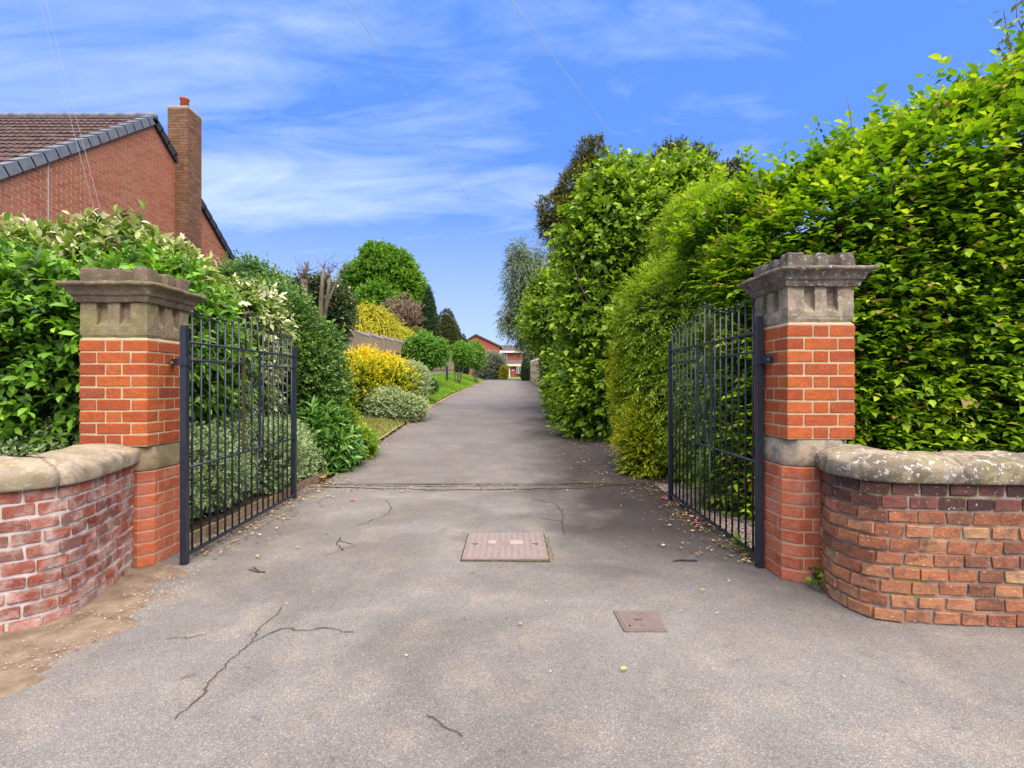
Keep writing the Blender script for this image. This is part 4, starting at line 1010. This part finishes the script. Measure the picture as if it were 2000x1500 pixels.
big_tree('dark_conifer', 'dark conifer top poking above the leafy hedge at the skyline',
         [E(1275, 1350, 285, 430, 12.6, .5), E(1330, 1395, 295, 430, 12.4, .5), E(1245, 1320, 325, 480, 12.8, .6), E(1395, 1455, 325, 420, 12, .5)], L_DARKCON, 4200, 54, at(1320, 830, 13), .16, lod=2, K=9, L=.18, ls=.06, lw=.45, up=.6, rnd=.5, ang=45, tb=(.05, .6), tr=.22, corek=.7, rough=.2, rsc=6, stray=120)
HZ = dict(lod=4, K=8, L=.36, ls=.105, lw=.74, up=.35, rnd=.6, ang=62, droop=.18, tb=(.06, .74), tr=.34, rough=.30, rsc=4.5, size_var=.35)
plant('hazel_bush', 'broad bright green leafy bush in the middle of the right hedge, reaching the drive', 'bush',
      [E(1115, 1300, 365, 580, 10.6, .9), E(1105, 1290, 500, 760, 10.4, .8), E(1118, 1225, 670, 885, 10.0, .6), E(1225, 1400, 330, 500, 10.8, .8), E(1160, 1270, 335, 450, 10.7, .6)], L_HAZEL, 5400, 61, stray=260, corek=.72, parts=0, **HZ)
plant('hazel_bush', 'farther green leafy bush overhanging the drive below the dark conifer', 'bush',
      [E(1042, 1165, 545, 690, 14.6, 1.0), E(1078, 1165, 640, 815, 14.2, .9), E(1035, 1110, 580, 680, 15.5, .8), E(1088, 1200, 700, 850, 12.5, .9), E(1080, 1130, 690, 790, 15, .7)], L_HAZEL, 4800, 62, stray=220, corek=.72, **{**HZ, 'lod': 2})
plant('cypress_hedge', 'feathery light green cypress hedge behind the right gate', 'hedge',
      [E(1215, 1420, 520, 760, 7.4, .8), E(1330, 1500, 430, 640, 6.8, .8), E(1300, 1470, 380, 560, 7.8, .8), E(1230, 1400, 640, 900, 7.2, .75), E(1330, 1480, 620, 960, 6.3, .5), E(1420, 1560, 480, 900, 5.9, .45)], L_LEYL, 11500, 63,
      lod=2, K=11, L=.24, ls=.062, lw=.20, up=.1, rnd=.45, ang=48, droop=.35, flat=True, tb=(.1, .78), tr=.22, corek=.8, stray=200, inner=.22, rough=.10, rsc=5)
plant('golden_conifer', 'golden yellow conifer at the foot of the hedge by the right gate latch', 'conifer',
      [E(1202, 1258, 655, 850, 7.6, .35), E(1216, 1300, 785, 945, 7.0, .38)], L_GOLDCON, 3800, 64,
      lod=2, K=10, L=.14, ls=.034, lw=.38, up=.5, rnd=.5, ang=48, flat=True, tb=(.08, .8), tr=.30, corek=.82, inner=.2, rough=.12, rsc=5, stray=80)

for o_, sp in ((bpy.data.objects['hazel_bush'], [(1200, 880, 1180, 400, 10.2), (1240, 860, 1260, 360, 10.4), (1180, 860, 1120, 520, 10.1), (1280, 850, 1340, 380, 10.5), (1220, 870, 1215, 330, 10.3)]),
               (bpy.data.objects['hazel_bush.001'], [(1120, 820, 1060, 600, 14), (1130, 820, 1110, 560, 14.2), (1110, 820, 1045, 640, 14.4), (1140, 820, 1080, 540, 14.6)])):
    mb = MB()
    for i, (a_, b_1, c_, d_1, Y_) in enumerate(sp):
        A0, B0 = Vector(at(a_, b_1, Y_)), Vector(at(c_, d_1, Y_-.5)); limb(mb, A0, B0, .035, .006, i+50, 9, .08, 6)
        for k in range(5):
            q = A0.lerp(B0, random.uniform(.3, .9)); limb(mb, q, q+Vector((random.uniform(-.5, .5), random.uniform(-.7, -.1), random.uniform(.1, .7))), .012, .003, i*9+k, 5, .1, 4)
    mb.build('stem', BARK, o_, True, 'stuff')
# beech hedge: a tall clipped face behind the right wall
def hedge_face(path, htop, n, seed, inner=.35, rough=.10):
    r = np.random.default_rng(seed); pl = catmull(path, 10); seg = np.linalg.norm(np.diff(pl, axis=0), axis=1); s = np.concatenate([[0], np.cumsum(seg)]); L = s[-1]
    t = r.random(n)*L; x = np.interp(t, s, pl[:, 0]); y = np.interp(t, s, pl[:, 1])
    dx_ = np.interp(t+.05, s, pl[:, 0])-np.interp(t-.05, s, pl[:, 0]); dy_ = np.interp(t+.05, s, pl[:, 1])-np.interp(t-.05, s, pl[:, 1])
    d = nrm(np.stack([dx_, dy_, 0*dx_], 1)); nn = np.stack([d[:, 1], -d[:, 0], 0*dx_], 1)
    H = np.interp(x, [p[0] for p in htop], [p[1] for p in htop]); z = .05+(H-.05)*r.random(n)
    P = np.stack([x, y, z], 1); bulge = wob(P, 1.6, seed)*rough
    fall = np.clip((z-(H-.55))/.55, 0, 1)**2*.55
    P = P+nn*(bulge-fall-inner*r.random(n)**1.8)[:, None]
    N2 = nrm(nn+np.array([0, 0, 1])*np.clip((z-(H-.7))/.7, 0, 1)[:, None]*1.5)
    # top surface
    m = n//5; t = r.random(m)*L; x = np.interp(t, s, pl[:, 0]); y = np.interp(t, s, pl[:, 1]); H = np.interp(x, [p[0] for p in htop], [p[1] for p in htop])
    T = np.stack([x, y+.35+r.random(m)*1.0, H+.05], 1); T[:, 2] += wob(T, 2, seed+3)*.10-.2*r.random(m)
    return np.vstack([P, T]), np.vstack([N2, np.tile([0, -.2, 1.], (m, 1))]), pl
bh = empty('beech_hedge', (3.6, 4.4, 0), 'tall beech hedge with layered bright leaves towering behind the right wall', 'hedge')
path = [(2.05, 5.25), (2.25, 4.75), (2.6, 4.35), (3.2, 4.12), (4.2, 3.95), (5.6, 3.85), (7.5, 3.85)]
HT = [(2.0, 2.85), (2.25, 2.98), (2.95, 3.2), (3.6, 3.5), (4.0, 3.66), (7.5, 4.1)]
P, NN, pl = hedge_face(path, HT, 12500, 71)
r_ = np.random.default_rng(72); T2 = P[P[:, 2] > np.interp(P[:, 0], [h[0] for h in HT], [h[1] for h in HT])-.25]; T2 = T2[r_.choice(len(T2), 240)]
P = np.vstack([P, T2+np.stack([r_.normal(size=240)*.12, r_.normal(size=240)*.12-.05, r_.uniform(.02, .38, 240)], 1)]); NN = np.vstack([NN, np.tile([-.3, -.3, 1.], (240, 1))])
d = grow(P, NN, 73, K=8, L=.28, ls=.066, lw=.58, out=.9, up=.3, rnd=.42, ang=58, droop=.22, flat=True, tb=(.04, .80), tr=.30, nup=1.1, size_var=.3)
m = loose_leaves(bh, d, L_BEECH, 290, 8, 'beech'); d = tuple(a[m] for a in d)
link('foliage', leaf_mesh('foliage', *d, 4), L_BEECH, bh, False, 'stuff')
# fern-like cypress fronds growing through the lower hedge
P, NN, _ = hedge_face(path, [(2.0, 1.9), (7.5, 1.7)], 1500, 75, .12)
d = grow(P, NN, 76, K=12, L=.20, ls=.05, lw=.24, out=1, up=.1, rnd=.4, ang=50, droop=.3, flat=True, tb=(.15, .8), tr=.22)
link('cypress_fronds', leaf_mesh('cypress_fronds', *d, 2), L_LEYL, bh, False, 'stuff')
mb = MB(); rg = []
for i in range(0, len(pl), 2):
    p = pl[i]; q = pl[min(i+1, len(pl)-1)]-pl[max(i-1, 0)]; q = q/np.linalg.norm(q); n2 = np.array([q[1], -q[0]]); H = float(np.interp(p[0], [h[0] for h in HT], [h[1] for h in HT])); row = []
    for (a, z) in ((-.42, 0), (-.38, H*.25), (-.40, H*.5), (-.38, H*.75), (-.55, H-.35), (-.9, H-.25), (-1.3, H-.3), (-1.4, H*.5), (-1.4, 0)):
        v = Vector((p[0]+n2[0]*a, p[1]+n2[1]*a, z)); k = fbm(v, 2.5, 3)*.15; row.append((v.x+n2[0]*k, v.y+n2[1]*k, z+(k*.4 if z > 0 else 0)))
    rg.append(row)
mb.rings(rg).build('inner_branches', TWIG, bh, False, 'stuff')  # solid core added in the hedge to keep light from passing through
mb = MB()
for i in range(34):
    x = random.uniform(2.3, 6.5); y = float(np.interp(x, pl[:, 0], pl[:, 1]))+random.uniform(.1, .5); H = float(np.interp(x, [h[0] for h in HT], [h[1] for h in HT]))
    limb(mb, (x, y, random.uniform(.0, 1.8)), (x+random.uniform(-.5, .5), y-.2+random.uniform(-.2, .3), H+random.uniform(-.1, .35)), .014, .003, i, 8, .06, 4)
mb.build('stem', BARK, bh, True, 'stuff')
# stray branch hanging in at the top right corner
bt = empty('overhanging_branch', (4.6, 4.3, 4.2), 'thin twigs with brown green leaves reaching up at the top right corner', 'branch')
mb = MB(); tips = []
for i, (x, y) in enumerate([(1960, 20), (1985, -10), (1950, 90), (1975, 130), (1990, 60)]):
    a = at(2040, 330, 4.6); b = at(x, y, 4.6); limb(mb, a, b, .012, .003, i, 8, .05, 5); tips += [Vector(a).lerp(Vector(b), k) for k in np.linspace(.45, 1, 12)]
mb.build('branch', BARK, bt, True)
tp = np.array([tuple(t) for t in tips]); d = grow(tp, np.tile([-.4, -.2, .5], (len(tp), 1)), 81, K=3, L=.12, ls=.06, lw=.5, rnd=.8, tb=(.1, .6), droop=.5)
link('leaves', leaf_mesh('leaves', *d, 8), m_leaf('autumnal_leaf', [(0, (.10, .12, .02)), (.6, (.22, .26, .02)), (1, (.28, .17, .03))]), bt, False, 'stuff')
# small weeds
for i, (px, Y, X_) in enumerate([(1453, 3.75, None), (1590, 3.17, None), (1608, 3.05, None), (1350, 5.1, 1.95), (1440, 4.9, 2.15)]):
    x = X_ if X_ else (px-1000)/1000*Y
    lab = ['small green weed at the foot of the right gate hinge stile', 'tiny weed at the base of the right pillar corner', 'tiny weed between right pillar and curved wall', 'leafy seedling in the gravel near the gate latch', 'leafy seedling in the gravel behind the gate middle'][i]
    plant('weed', lab, 'weed', [((x, Y, .04), (.07 if i in (0, 3, 4) else .035, .06, .06 if i in (0, 3, 4) else .02))], L_HAZEL, 22 if i in (0, 3, 4) else 8, 90+i, lod=4, K=5, L=.06, ls=.03, lw=.6, up=1.2, corek=0, cull=False)

# ------------------------------------------------------------------ grass, gravel, litter
def blades(name, label, cat, P, h, mat, seed, w_=.35):
    r = np.random.default_rng(seed); N = len(P); u = nrm(np.stack([r.normal(size=N)*.35, r.normal(size=N)*.35, np.ones(N)], 1)); n_ = np.stack([r.normal(size=N), r.normal(size=N), 0*u[:, 0]], 1)
    n_ = nrm(n_-u*(u*n_).sum(1, keepdims=True)); l = h*r.uniform(.5, 1.3, N)
    return tag(link(name, leaf_mesh(name, P, u, n_, l, l*w_, r.random(N), 2), mat, None, False, 'stuff'), label, cat)
r = np.random.default_rng(5)
N = 60000; y = 12.8+35*r.random(N)**1.4; xl = -5.1; xr = np.array([DL(a) for a in y])-.12; x = xl+(xr-xl)*r.random(N); P = np.stack([x, y, gh(x, y)+.015], 1)
blades('lawn_grass', 'short bright green mown grass of the lawn', 'grass', P, .07, GRASSM, 6, .4)
N = 16000; y = 7.4+5.3*r.random(N); xr = np.array([DL(a) for a in y])-.10-.05*r.random(N); x = -4.6+(xr+4.6)*r.random(N)**.8; P = np.stack([x, y, gh(x, y)+.01], 1)
blades('rough_grass', 'yellowed rough grass between the shrubs and the drive', 'grass', P, .07, DRYG, 7, .22)
def stones(name, label, cat, P, s, mat, seed, kind='stuff'):
    r = np.random.default_rng(seed); V0 = np.array([[1,0,0],[0,1,0],[-1,0,0],[0,-1,0],[0,0,.8],[0,0,-.8]]); F0 = np.array([(0,1,4),(1,2,4),(2,3,4),(3,0,4),(1,0,5),(2,1,5),(3,2,5),(0,3,5)])
    N = len(P); a = r.uniform(0, 6.28, N); sc_ = s*r.uniform(.5, 1.4, (N, 1, 1))*r.uniform(.6, 1.2, (N, 1, 3)); V = np.tile(V0, (N, 1, 1))*sc_*(1+.2*r.normal(size=(N, 6, 1)))
    ca, sa = np.cos(a)[:, None], np.sin(a)[:, None]; X = V[..., 0]*ca-V[..., 1]*sa; Y_ = V[..., 0]*sa+V[..., 1]*ca; V = np.stack([X, Y_, V[..., 2]*.7], 2)+P[:, None]
    F = (np.arange(N)[:, None, None]*6+F0[None]).reshape(-1, 3); me = bpy.data.meshes.new(name); me.from_pydata(V.reshape(-1, 3).tolist(), [], F.tolist()); me.update()
    return tag(link(name, me, mat, None, False, kind), label, cat)
N = 14000; y = 3.68+2.6*r.random(N); x = 1.74+(.75+.3*(y-3.7)/2)*r.random(N)**.9; stones('gravel', 'pinkish gravel lying behind the right gate', 'gravel', np.stack([x, y, .02+0*x], 1), .009, GRAVEL, 8)
N = 1100; t = r.random(N); x = -2.15+.35*r.normal(size=N)*.5; y = 2.2+1.3*t; P = np.stack([x+.0, y, .018+0*x], 1); keep = (P[:, 0] < -1.95+.1*np.sin(y*5)) & (P[:, 0] > -2.35); stones('grit', 'loose grit over the dirt beside the left wall', 'grit', P[keep], .004, GRAVEL, 9)
def litter(name, label, cat, P, s, mat, seed):
    r = np.random.default_rng(seed); N = len(P); a = r.uniform(0, 6.28, N); u = nrm(np.stack([np.cos(a), np.sin(a), r.normal(size=N)*.15], 1)); n_ = np.tile([0, 0, 1.], (N, 1))+r.normal(size=(N, 3))*.2; n_ = nrm(n_-u*(u*n_).sum(1, keepdims=True))
    l = s*r.uniform(.4, 1.5, N); return tag(link(name, leaf_mesh(name, P, u, n_, l, l*.6, r.random(N), 2), mat, None, False, 'stuff'), label, cat)
Ps = []
def band(n, x, y0, y1, sx): yy = r.uniform(y0, y1, n); xx = (x(yy) if callable(x) else x)+r.normal(size=n)*sx; Ps.append(np.stack([xx, yy, gd(yy)+.02], 1))
band(420, 1.66, 3.5, 6.3, .07); band(130, 1.5, 3.6, 6.3, .2); band(420, -2.32, 3.7, 6.6, .06); band(200, -2.15, 3.6, 6.6, .16)
band(700, lambda yy: np.interp(yy, [6, 12], [1.75, 1.75]), 6.3, 11, .14); band(700, lambda yy: np.array([DL(a) for a in yy])-.02, 6.5, 13, .12); band(500, 1.2, 6.5, 10, .35); band(160, -.2, 5.9, 6.5, 1.0); band(260, lambda yy: np.array([DR(a) for a in yy]), 11, 40, .15)
litter('leaf_litter', 'dry brown and tan leaf litter gathered along the drive edges', 'leaf litter', np.vstack(Ps), .03, LITTER, 10)
P = np.stack([r.uniform(-1.9, 1.6, 170), r.uniform(2.1, 6.2, 170), np.full(170, .012)], 1); litter('debris', 'tiny scattered leaf fragments on the asphalt', 'debris', P, .014, LITTER, 11)
def petal(label, px, py, mat, s, cat='petal', name='petal'):
    Y = 1250/(py-750); x = (px-1000)/1000*Y; mb = MB(); rr = random.Random(px); n = 7
    for k in range(n):
        a = 2*math.pi*k/n+rr.uniform(-.2, .2); rad = s*rr.uniform(.7, 1.1)
        p0 = (x, Y, .012); p1 = (x+rad*math.cos(a-.4), Y+rad*math.sin(a-.4), .012+rad*.35); p2 = (x+rad*1.15*math.cos(a), Y+rad*1.15*math.sin(a), .012+rad*.6); p3 = (x+rad*math.cos(a+.4), Y+rad*math.sin(a+.4), .012+rad*.35)
        mb.add([p0, p1, p2, p3], [(0, 1, 2), (0, 2, 3)])
    return tag(mb.build(name, mat), label, cat)
petal('bright pink blossom lying beside the right gate foot', 1363, 1025, PINK, .028, 'blossom', 'blossom')
petal('pale pink blossom just left of the bright pink one by the right gate', 1351, 1012, PALEPINK, .022, 'blossom', 'blossom')
petal('small magenta blossom near the latch end of the right gate', 1299, 976, PINK, .026, 'blossom', 'blossom')
petal('magenta blossom on the asphalt near the latch end of the left gate', 689, 979, PINK, .026, 'blossom', 'blossom')
def fallen(label, px, py, mat, s, a):
    Y = 1250/(py-750); x = (px-1000)/1000*Y; me = leaf_mesh('fallen_leaf', np.array([[x, Y, .015]]), np.array([[math.cos(a), math.sin(a), .15]]), nrm(np.array([[-.1*math.cos(a), -.1*math.sin(a)-.25, 1.]])), np.array([s]), np.array([s*.55]), np.array([.6]), 8)
    return tag(link('fallen_leaf', me, mat), label, 'leaf')
fallen('yellow green leaf alone on the foreground asphalt', 1212, 1313, YLEAF, .030, .1); fallen('dry tan leaf left of the small cover', 1012, 1222, LITTER, .028, -.7)
fallen('orange leaf on the asphalt near the left gate', 577, 1073, m_simple('orange_leaf', (.55, .2, .05), (.5, .16, .04), 9), .035, .6)
fallen('pinkish leaf on the asphalt right of the large cover', 1292, 1069, PALEPINK, .035, .2); fallen('tan leaf on the dark asphalt below the right gate', 1368, 1156, LITTER, .03, -.3)

# ------------------------------------------------------------------ house on the left
HX = -9.0; ZF, ZP, ZB = 9.0, 12.82, 16.82; EZ, PZ = 5.03, 7.92
hs = empty('brick_house', (-12, 12.8, 0), 'red brick house with a brown tiled roof and plain gable wall at left', 'house')
def roofz(y): return np.interp(y, [ZF, ZP, ZB+.3], [EZ, PZ, EZ-.2])
mb = MB(); mb.add([(HX-.003, ZF, 0), (HX-.003, ZB, 0), (HX-.003, ZB, EZ-.05), (HX-.003, ZP, PZ-.05), (HX-.003, ZF, EZ-.05), (HX-9, ZF, 0), (HX-9, ZB, 0), (HX-9, ZB, EZ-.05), (HX-9, ZP, PZ-.05), (HX-9, ZF, EZ-.05)],
                  [(0, 1, 2, 3, 4), (9, 8, 7, 6, 5), (0, 4, 9, 5), (1, 6, 7, 2), (4, 3, 8, 9), (3, 2, 7, 8), (0, 5, 6, 1)]); mb.build('gable_wall', MO_H, hs)
rows = []; z = 2.7; k = 0; rest = MB(); cand = []
while z < PZ-.08:
    yv = ZF+(.0 if k % 2 else -.1125)
    while yv < ZB:
        a, b = max(yv, ZF), min(yv+.215, ZB); top = z+.065
        lo = ZF+(max(0, top+.06-EZ))/(PZ-EZ)*(ZP-ZF) if top+.06 > EZ else ZF; hi = ZB-(max(0, top+.06-EZ))/(PZ-EZ)*(ZB-ZP)
        a, b = max(a, lo), min(b, hi)
        if b-a > .04: cand.append((a, b, z))
        yv += .225
    z += .075; k += 1
cand.sort(key=lambda c: (c[0]+c[1])/2-abs(c[2]-4)*.0 if c[2] > 3.2 else 99)
for i, (a, b, z) in enumerate(cand):
    if i < 285:
        q = round(b-a, 2); kk = ('house', q)
        if kk not in _bm: m_ = MB().box(-.08, 0, 0, q, 0, .065).mesh('brick'); m_.materials.append(BR_HOUSE); _bm[kk] = m_
        o = link('brick', _bm[kk], None, hs); o.matrix_parent_inverse = Matrix(); o.location = (HX+random.uniform(-.001, .002)+12, a-12.8, z)
    else: rest.box(HX-.08, HX+random.uniform(-.001, .002), a, b, z, z+.065)
rest.build('far_bricks', BR_HOUSE, hs, False, 'stuff')
# front slope: concrete tiles laid in courses
sl_len = math.hypot(ZP-ZF+.25, (PZ-EZ)*(1+.25/(ZP-ZF))); sv = Vector((0, ZP-ZF, PZ-EZ)).normalized(); nv = Vector((0, -sv.z, sv.y))
core_y0 = Vector((0, ZF, EZ))-sv*.3
MB().add([(HX-9, ZF-.25, EZ-.19), (HX+.05, ZF-.25, EZ-.19), (HX+.05, ZP, PZ), (HX-9, ZP, PZ), (HX+.05, ZB+.3, EZ-.22), (HX-9, ZB+.3, EZ-.22)], [(0, 1, 2, 3), (3, 2, 4, 5)]).build('roof', TILE, hs)
nrow = 15; gauge = (sl_len)/nrow; tm = {}
def tile_mesh(v):
    if v in tm: return tm[v]
    m = MB(); n = 8; ring0 = []; 
    for zz in (0, 1):
        pass
    xs = np.linspace(0, .30, n+1); prof_ = .018*np.abs(np.sin(xs/.30*math.pi*2))**1.2
    up_ = []; lowf = []
    vs = []; fs = []
    for (l_, lift) in ((0, .040), (gauge*1.12, .010)):
        for x_, p_ in zip(xs, prof_): vs.append((x_, l_, lift+p_+random.Random(v).uniform(-.002, .002)))
    for x_, p_ in zip(xs, prof_): vs.append((x_, 0, lift*0+.012))
    for i in range(n): fs.append((i, i+1, n+1+i+1, n+1+i)); fs.append((2*(n+1)+i, 2*(n+1)+i+1, i+1, i))
    m.add(vs, fs); me = m.mesh('roof_tile'); me.materials.append(TILE); tm[v] = me; return me
for rI in range(nrow):
    st_ = core_y0+sv*gauge*rI
    for c_ in range(19):
        me = tile_mesh(random.randrange(4)); o = bpy.data.objects.new('roof_tile', me); C.objects.link(o); o.parent = hs
        X0 = HX-.02-(c_+1)*.302; M = Matrix.Identity(4)
        for j in range(3): M[j][0] = (1, 0, 0)[j]; M[j][1] = sv[j]; M[j][2] = nv[j]
        M.translation = Vector((X0+12, st_.y-12.8, st_.z))+nv*random.uniform(0, .004); o.matrix_basis = M
# verge caps on both slopes and the ridge
for sgn, n_ in ((1, 16), (-1, 16)):
    y_e, z_e = (ZF-.25, EZ-.19) if sgn > 0 else (ZB+.25, EZ-.19)
    a = Vector((0, y_e, z_e)); b = Vector((0, ZP, PZ)); dv = (b-a).normalized(); nn_ = Vector((0, -dv.z*sgn, dv.y*sgn)) if sgn > 0 else Vector((0, dv.z, -dv.y))
    if nn_.z < 0: nn_ = -nn_
    L_ = (b-a).length; st_ = L_/n_
    for i in range(n_):
        p = a+dv*st_*i; q = a+dv*(st_*(i+1)+.03); t0 = .075; t1 = .045; vs = []
        for (P_, t_) in ((p, t0), (q, t1)):
            for (xx, lo) in ((HX-.13, 0), (HX+.075, 0), (HX+.075, 1), (HX-.13, 1)):
                vs.append((xx, (P_+nn_*(t_ if lo else -.13)).y, (P_+nn_*(t_ if lo else -.13)).z))
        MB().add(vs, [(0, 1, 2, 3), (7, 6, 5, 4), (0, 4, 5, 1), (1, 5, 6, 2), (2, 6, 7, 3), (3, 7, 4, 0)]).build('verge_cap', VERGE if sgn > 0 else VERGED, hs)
for i in range(13):
    x1_ = HX+.08-i*.45; MB().tube([(x1_, ZP, PZ+.03), (x1_-.46, ZP, PZ+.022)], .09, 10).build('ridge_tile', VERGE, hs, True)
# chimney
cx0, cx1, cy0, cy1, ct = -9.19, -8.65, 13.66, 14.27, 8.66
chm = MB().box(cx0+.01, cx1-.01, cy0+.01, cy1-.01, 0, ct-.01).build('chimney', MO_H, hs)
cb_ = []; z = 2.7; k = 0
while z < ct-.05:
    off = 0 if k % 2 else .1125
    for (L_, fn) in ((cx1-cx0, lambda a, b, z: (cx0+a, cx0+b, cy0, cy0+.05, z)), (cy1-cy0, lambda a, b, z: (cx1-.05, cx1, cy0+.053+a, min(cy1, cy0+.053+b), z))):
        t = -off
        while t < L_:
            a, b = max(0, t), min(L_, t+.215)
            if b-a > .03 and (L_ < .55 or a < L_-.09): cb_.append(fn(a, b, z))
            t += .225
    z += .075; k += 1
cb_.sort(key=lambda c: -c[4])
rest = MB()
for i, (a, b, c_, d_, z) in enumerate(cb_):
    if i < 270: link('brick', MB().box(a, b, c_, d_, z, z+.065).mesh('brick'), BR_CHIM, chm)
    else: rest.box(a, b, c_, d_, z, z+.065)
rest.build('lower_bricks', BR_CHIM, chm, False, 'stuff')
MB().rings([[(x_, y_, ct-.01+.0) for x_, y_ in rect(cx0, cx1, cy0, cy1)], [(x_, y_, ct+.03) for x_, y_ in rect(cx0+.02, cx1-.02, cy0+.02, cy1-.02)], [(x_, y_, ct+.07) for x_, y_ in rect(cx0+.15, cx1-.15, cy0+.18, cy1-.18)]]).build('flaunching', m_simple('flaunching_mortar', (.3, .26, .2), (.38, .33, .26), 12, .95), chm)
MB().tube([(-8.92, 13.95, ct), (-8.92, 13.95, ct+.30), (-8.92, 13.95, ct+.32), (-8.92, 13.95, ct+.36)], [.115, .10, .12, .12], 16).build('chimney_pot', POT, chm, True)
MB().box(HX-.3, HX+.02, ZF-.32, ZF-.02, EZ-.62, EZ-.32).build('bargeboard_end', WHITE, hs)
MB().box(HX, HX+.006, 9.92, 9.945, 3.3, 5.6).build('wall_cable', m_simple('grey_cable', (.4, .4, .4), (.45, .45, .45), 5), hs)

# ------------------------------------------------------------------ house at the end of the drive
FY = 78.0; fz0 = float(gd(FY))-.1
fh = empty('far_house', (-3, FY, fz0), 'red brick house with wide gable and white bay window at the drive end', 'house')
def fx(px): return (px-1000)/1000*FY
def fz(py, Y=FY): return CAMZ+(750-py)/1000*Y
pk = (fx(929.5), fz(655)); xl_, xr_ = fx(893), fx(976); ez = fz(677)
mb = MB(); ly = FY+9
mb.add([(xl_, FY, fz0), (xr_, FY, fz0), (xr_, FY, ez), (pk[0], FY, pk[1]-.05), (xl_, FY, ez), (xl_, ly, fz0), (xr_, ly, fz0), (xr_, ly, ez), (pk[0], ly, pk[1]-.05), (xl_, ly, ez)],
       [(0, 1, 2, 3, 4), (9, 8, 7, 6, 5), (0, 4, 9, 5), (1, 6, 7, 2)]); mb.build('gable_wall', BR_FAR, fh)
for s_, (ex) in ((-1, xl_-.3), (1, xr_+.3)):
    dz_ = (pk[1]-ez)/(abs((xl_ if s_ < 0 else xr_)-pk[0]))*.3
    MB().add([(pk[0], FY-.25, pk[1]), (ex, FY-.25, ez-dz_), (ex, ly, ez-dz_), (pk[0], ly, pk[1]), (pk[0], FY-.25, pk[1]+.22), (ex, FY-.25, ez-dz_+.22), (ex, ly, ez-dz_+.22), (pk[0], ly, pk[1]+.22)],
             [(0, 1, 2, 3), (4, 7, 6, 5), (0, 4, 5, 1), (1, 5, 6, 2), (0, 3, 7, 4)]).build('roof', SLATE, fh)
# wing to the right
wx0, wx1 = fx(975), fx(1060); wy = FY+1.5
MB().box(wx0, wx1, wy, wy+7, fz0, fz(685)).build('wing_wall', BR_FAR, fh)
MB().add([(wx0-.1, wy-.5, fz(686)), (wx1, wy-.5, fz(686)), (wx1, wy+4, fz(669)), (wx0-.1, wy+4, fz(669)), (wx1, wy+9, fz(686)), (wx0, wy+9, fz(686))], [(0, 1, 2, 3), (3, 2, 4, 5)]).build('wing_roof', SLATE, fh)
MB().box(wx0-.1, wx1, wy-.56, wy-.42, fz(688), fz(684.5)).build('fascia', WHITE, fh)
MB().box(fx(976), fx(979), FY-.1, FY+1.2, fz(702), fz(684)).build('downpipe', WHITE, fh)
MB().box(fx(985), fx(1020), FY-2.4, FY+1.6, fz0, fz(716)).build('porch_wall', BR_FAR, fh)
MB().add([(fx(983), FY-2.9, fz(714)), (fx(1022), FY-2.9, fz(714)), (fx(1022), FY+1.5, fz(701)), (fx(983), FY+1.5, fz(701))], [(0, 1, 2, 3)]).build('porch_roof', SLATE, fh)
MB().box(fx(983), fx(1022), FY-2.95, FY-2.8, fz(716.5), fz(712.5)).build('porch_fascia', CREAM, fh)
dr = MB().box(fx(988.5), fx(995.5), FY-2.5, FY-2.38, fz0, fz(717)).build('door', m_simple('dark_door', (.06, .04, .035), (.08, .05, .04), 3), fh)
MB().box(fx(994), fx(996.2), FY-2.56, FY-2.4, fz0, fz(716.8)).build('door_frame', WHITE, dr)
wf = MB().box(fx(1009), fx(1018), FY-2.85, FY-2.4, fz(730), fz(716.8)).build('window', WHITE, fh)
for a, b in ((1009.9, 1012), (1013, 1014.9), (1015.6, 1017.3)): MB().box(fx(a), fx(b), FY-2.88, FY-2.8, fz(729), fz(718)).build('pane', GLASS, wf)
MB().box(fx(999.5), fx(1004.5), FY-2.45, FY-2.40, fz(725.5), fz(722.6)).build('wall_plaque', CREAM, fh)
ww = MB().box(fx(981), fx(990), wy-.06, wy, fz(700), fz(690)).build('window', WHITE, fh)
for a, b in ((981.8, 985), (986, 989.2)): MB().box(fx(a), fx(b), wy-.09, wy-.04, fz(699.2), fz(690.8)).build('pane', GLASS, ww)

# ------------------------------------------------------------------ overhead wires
WIRE2 = m_simple('old_wire', (.32, .30, .30), (.36, .34, .34), 4, .6, .3, 0)
def wire(label, a, b, r_=.006, sag=.0, m_=None):
    a, b = Vector(a), Vector(b); pts = [a.lerp(b, t/24)+Vector((0, 0, -sag*4*(t/24)*(1-t/24))) for t in range(25)]
    return tag(MB().tube(pts, r_, 5).build('overhead_wire', m_ or WIRE, None, True), label, 'wire', 'telephone wires crossing the sky')
wire('thin wire crossing the sky towards the big round tree side, left of centre', at(660, -35, 9.3), at(945, 438, 26), .0075)
wire('thin wire crossing the sky down to the dark conifer, right of centre', at(965, -45, 9.0), at(1236, 318, 17), .007)
wire('left wire of the close pair passing over the left house', at(70, -25, 9.2), at(188, 425, 8.9), .0028, 0, WIRE2)
wire('right wire of the close pair passing over the left house', at(82, -25, 9.2), at(200, 425, 8.9), .0028, 0, WIRE2)
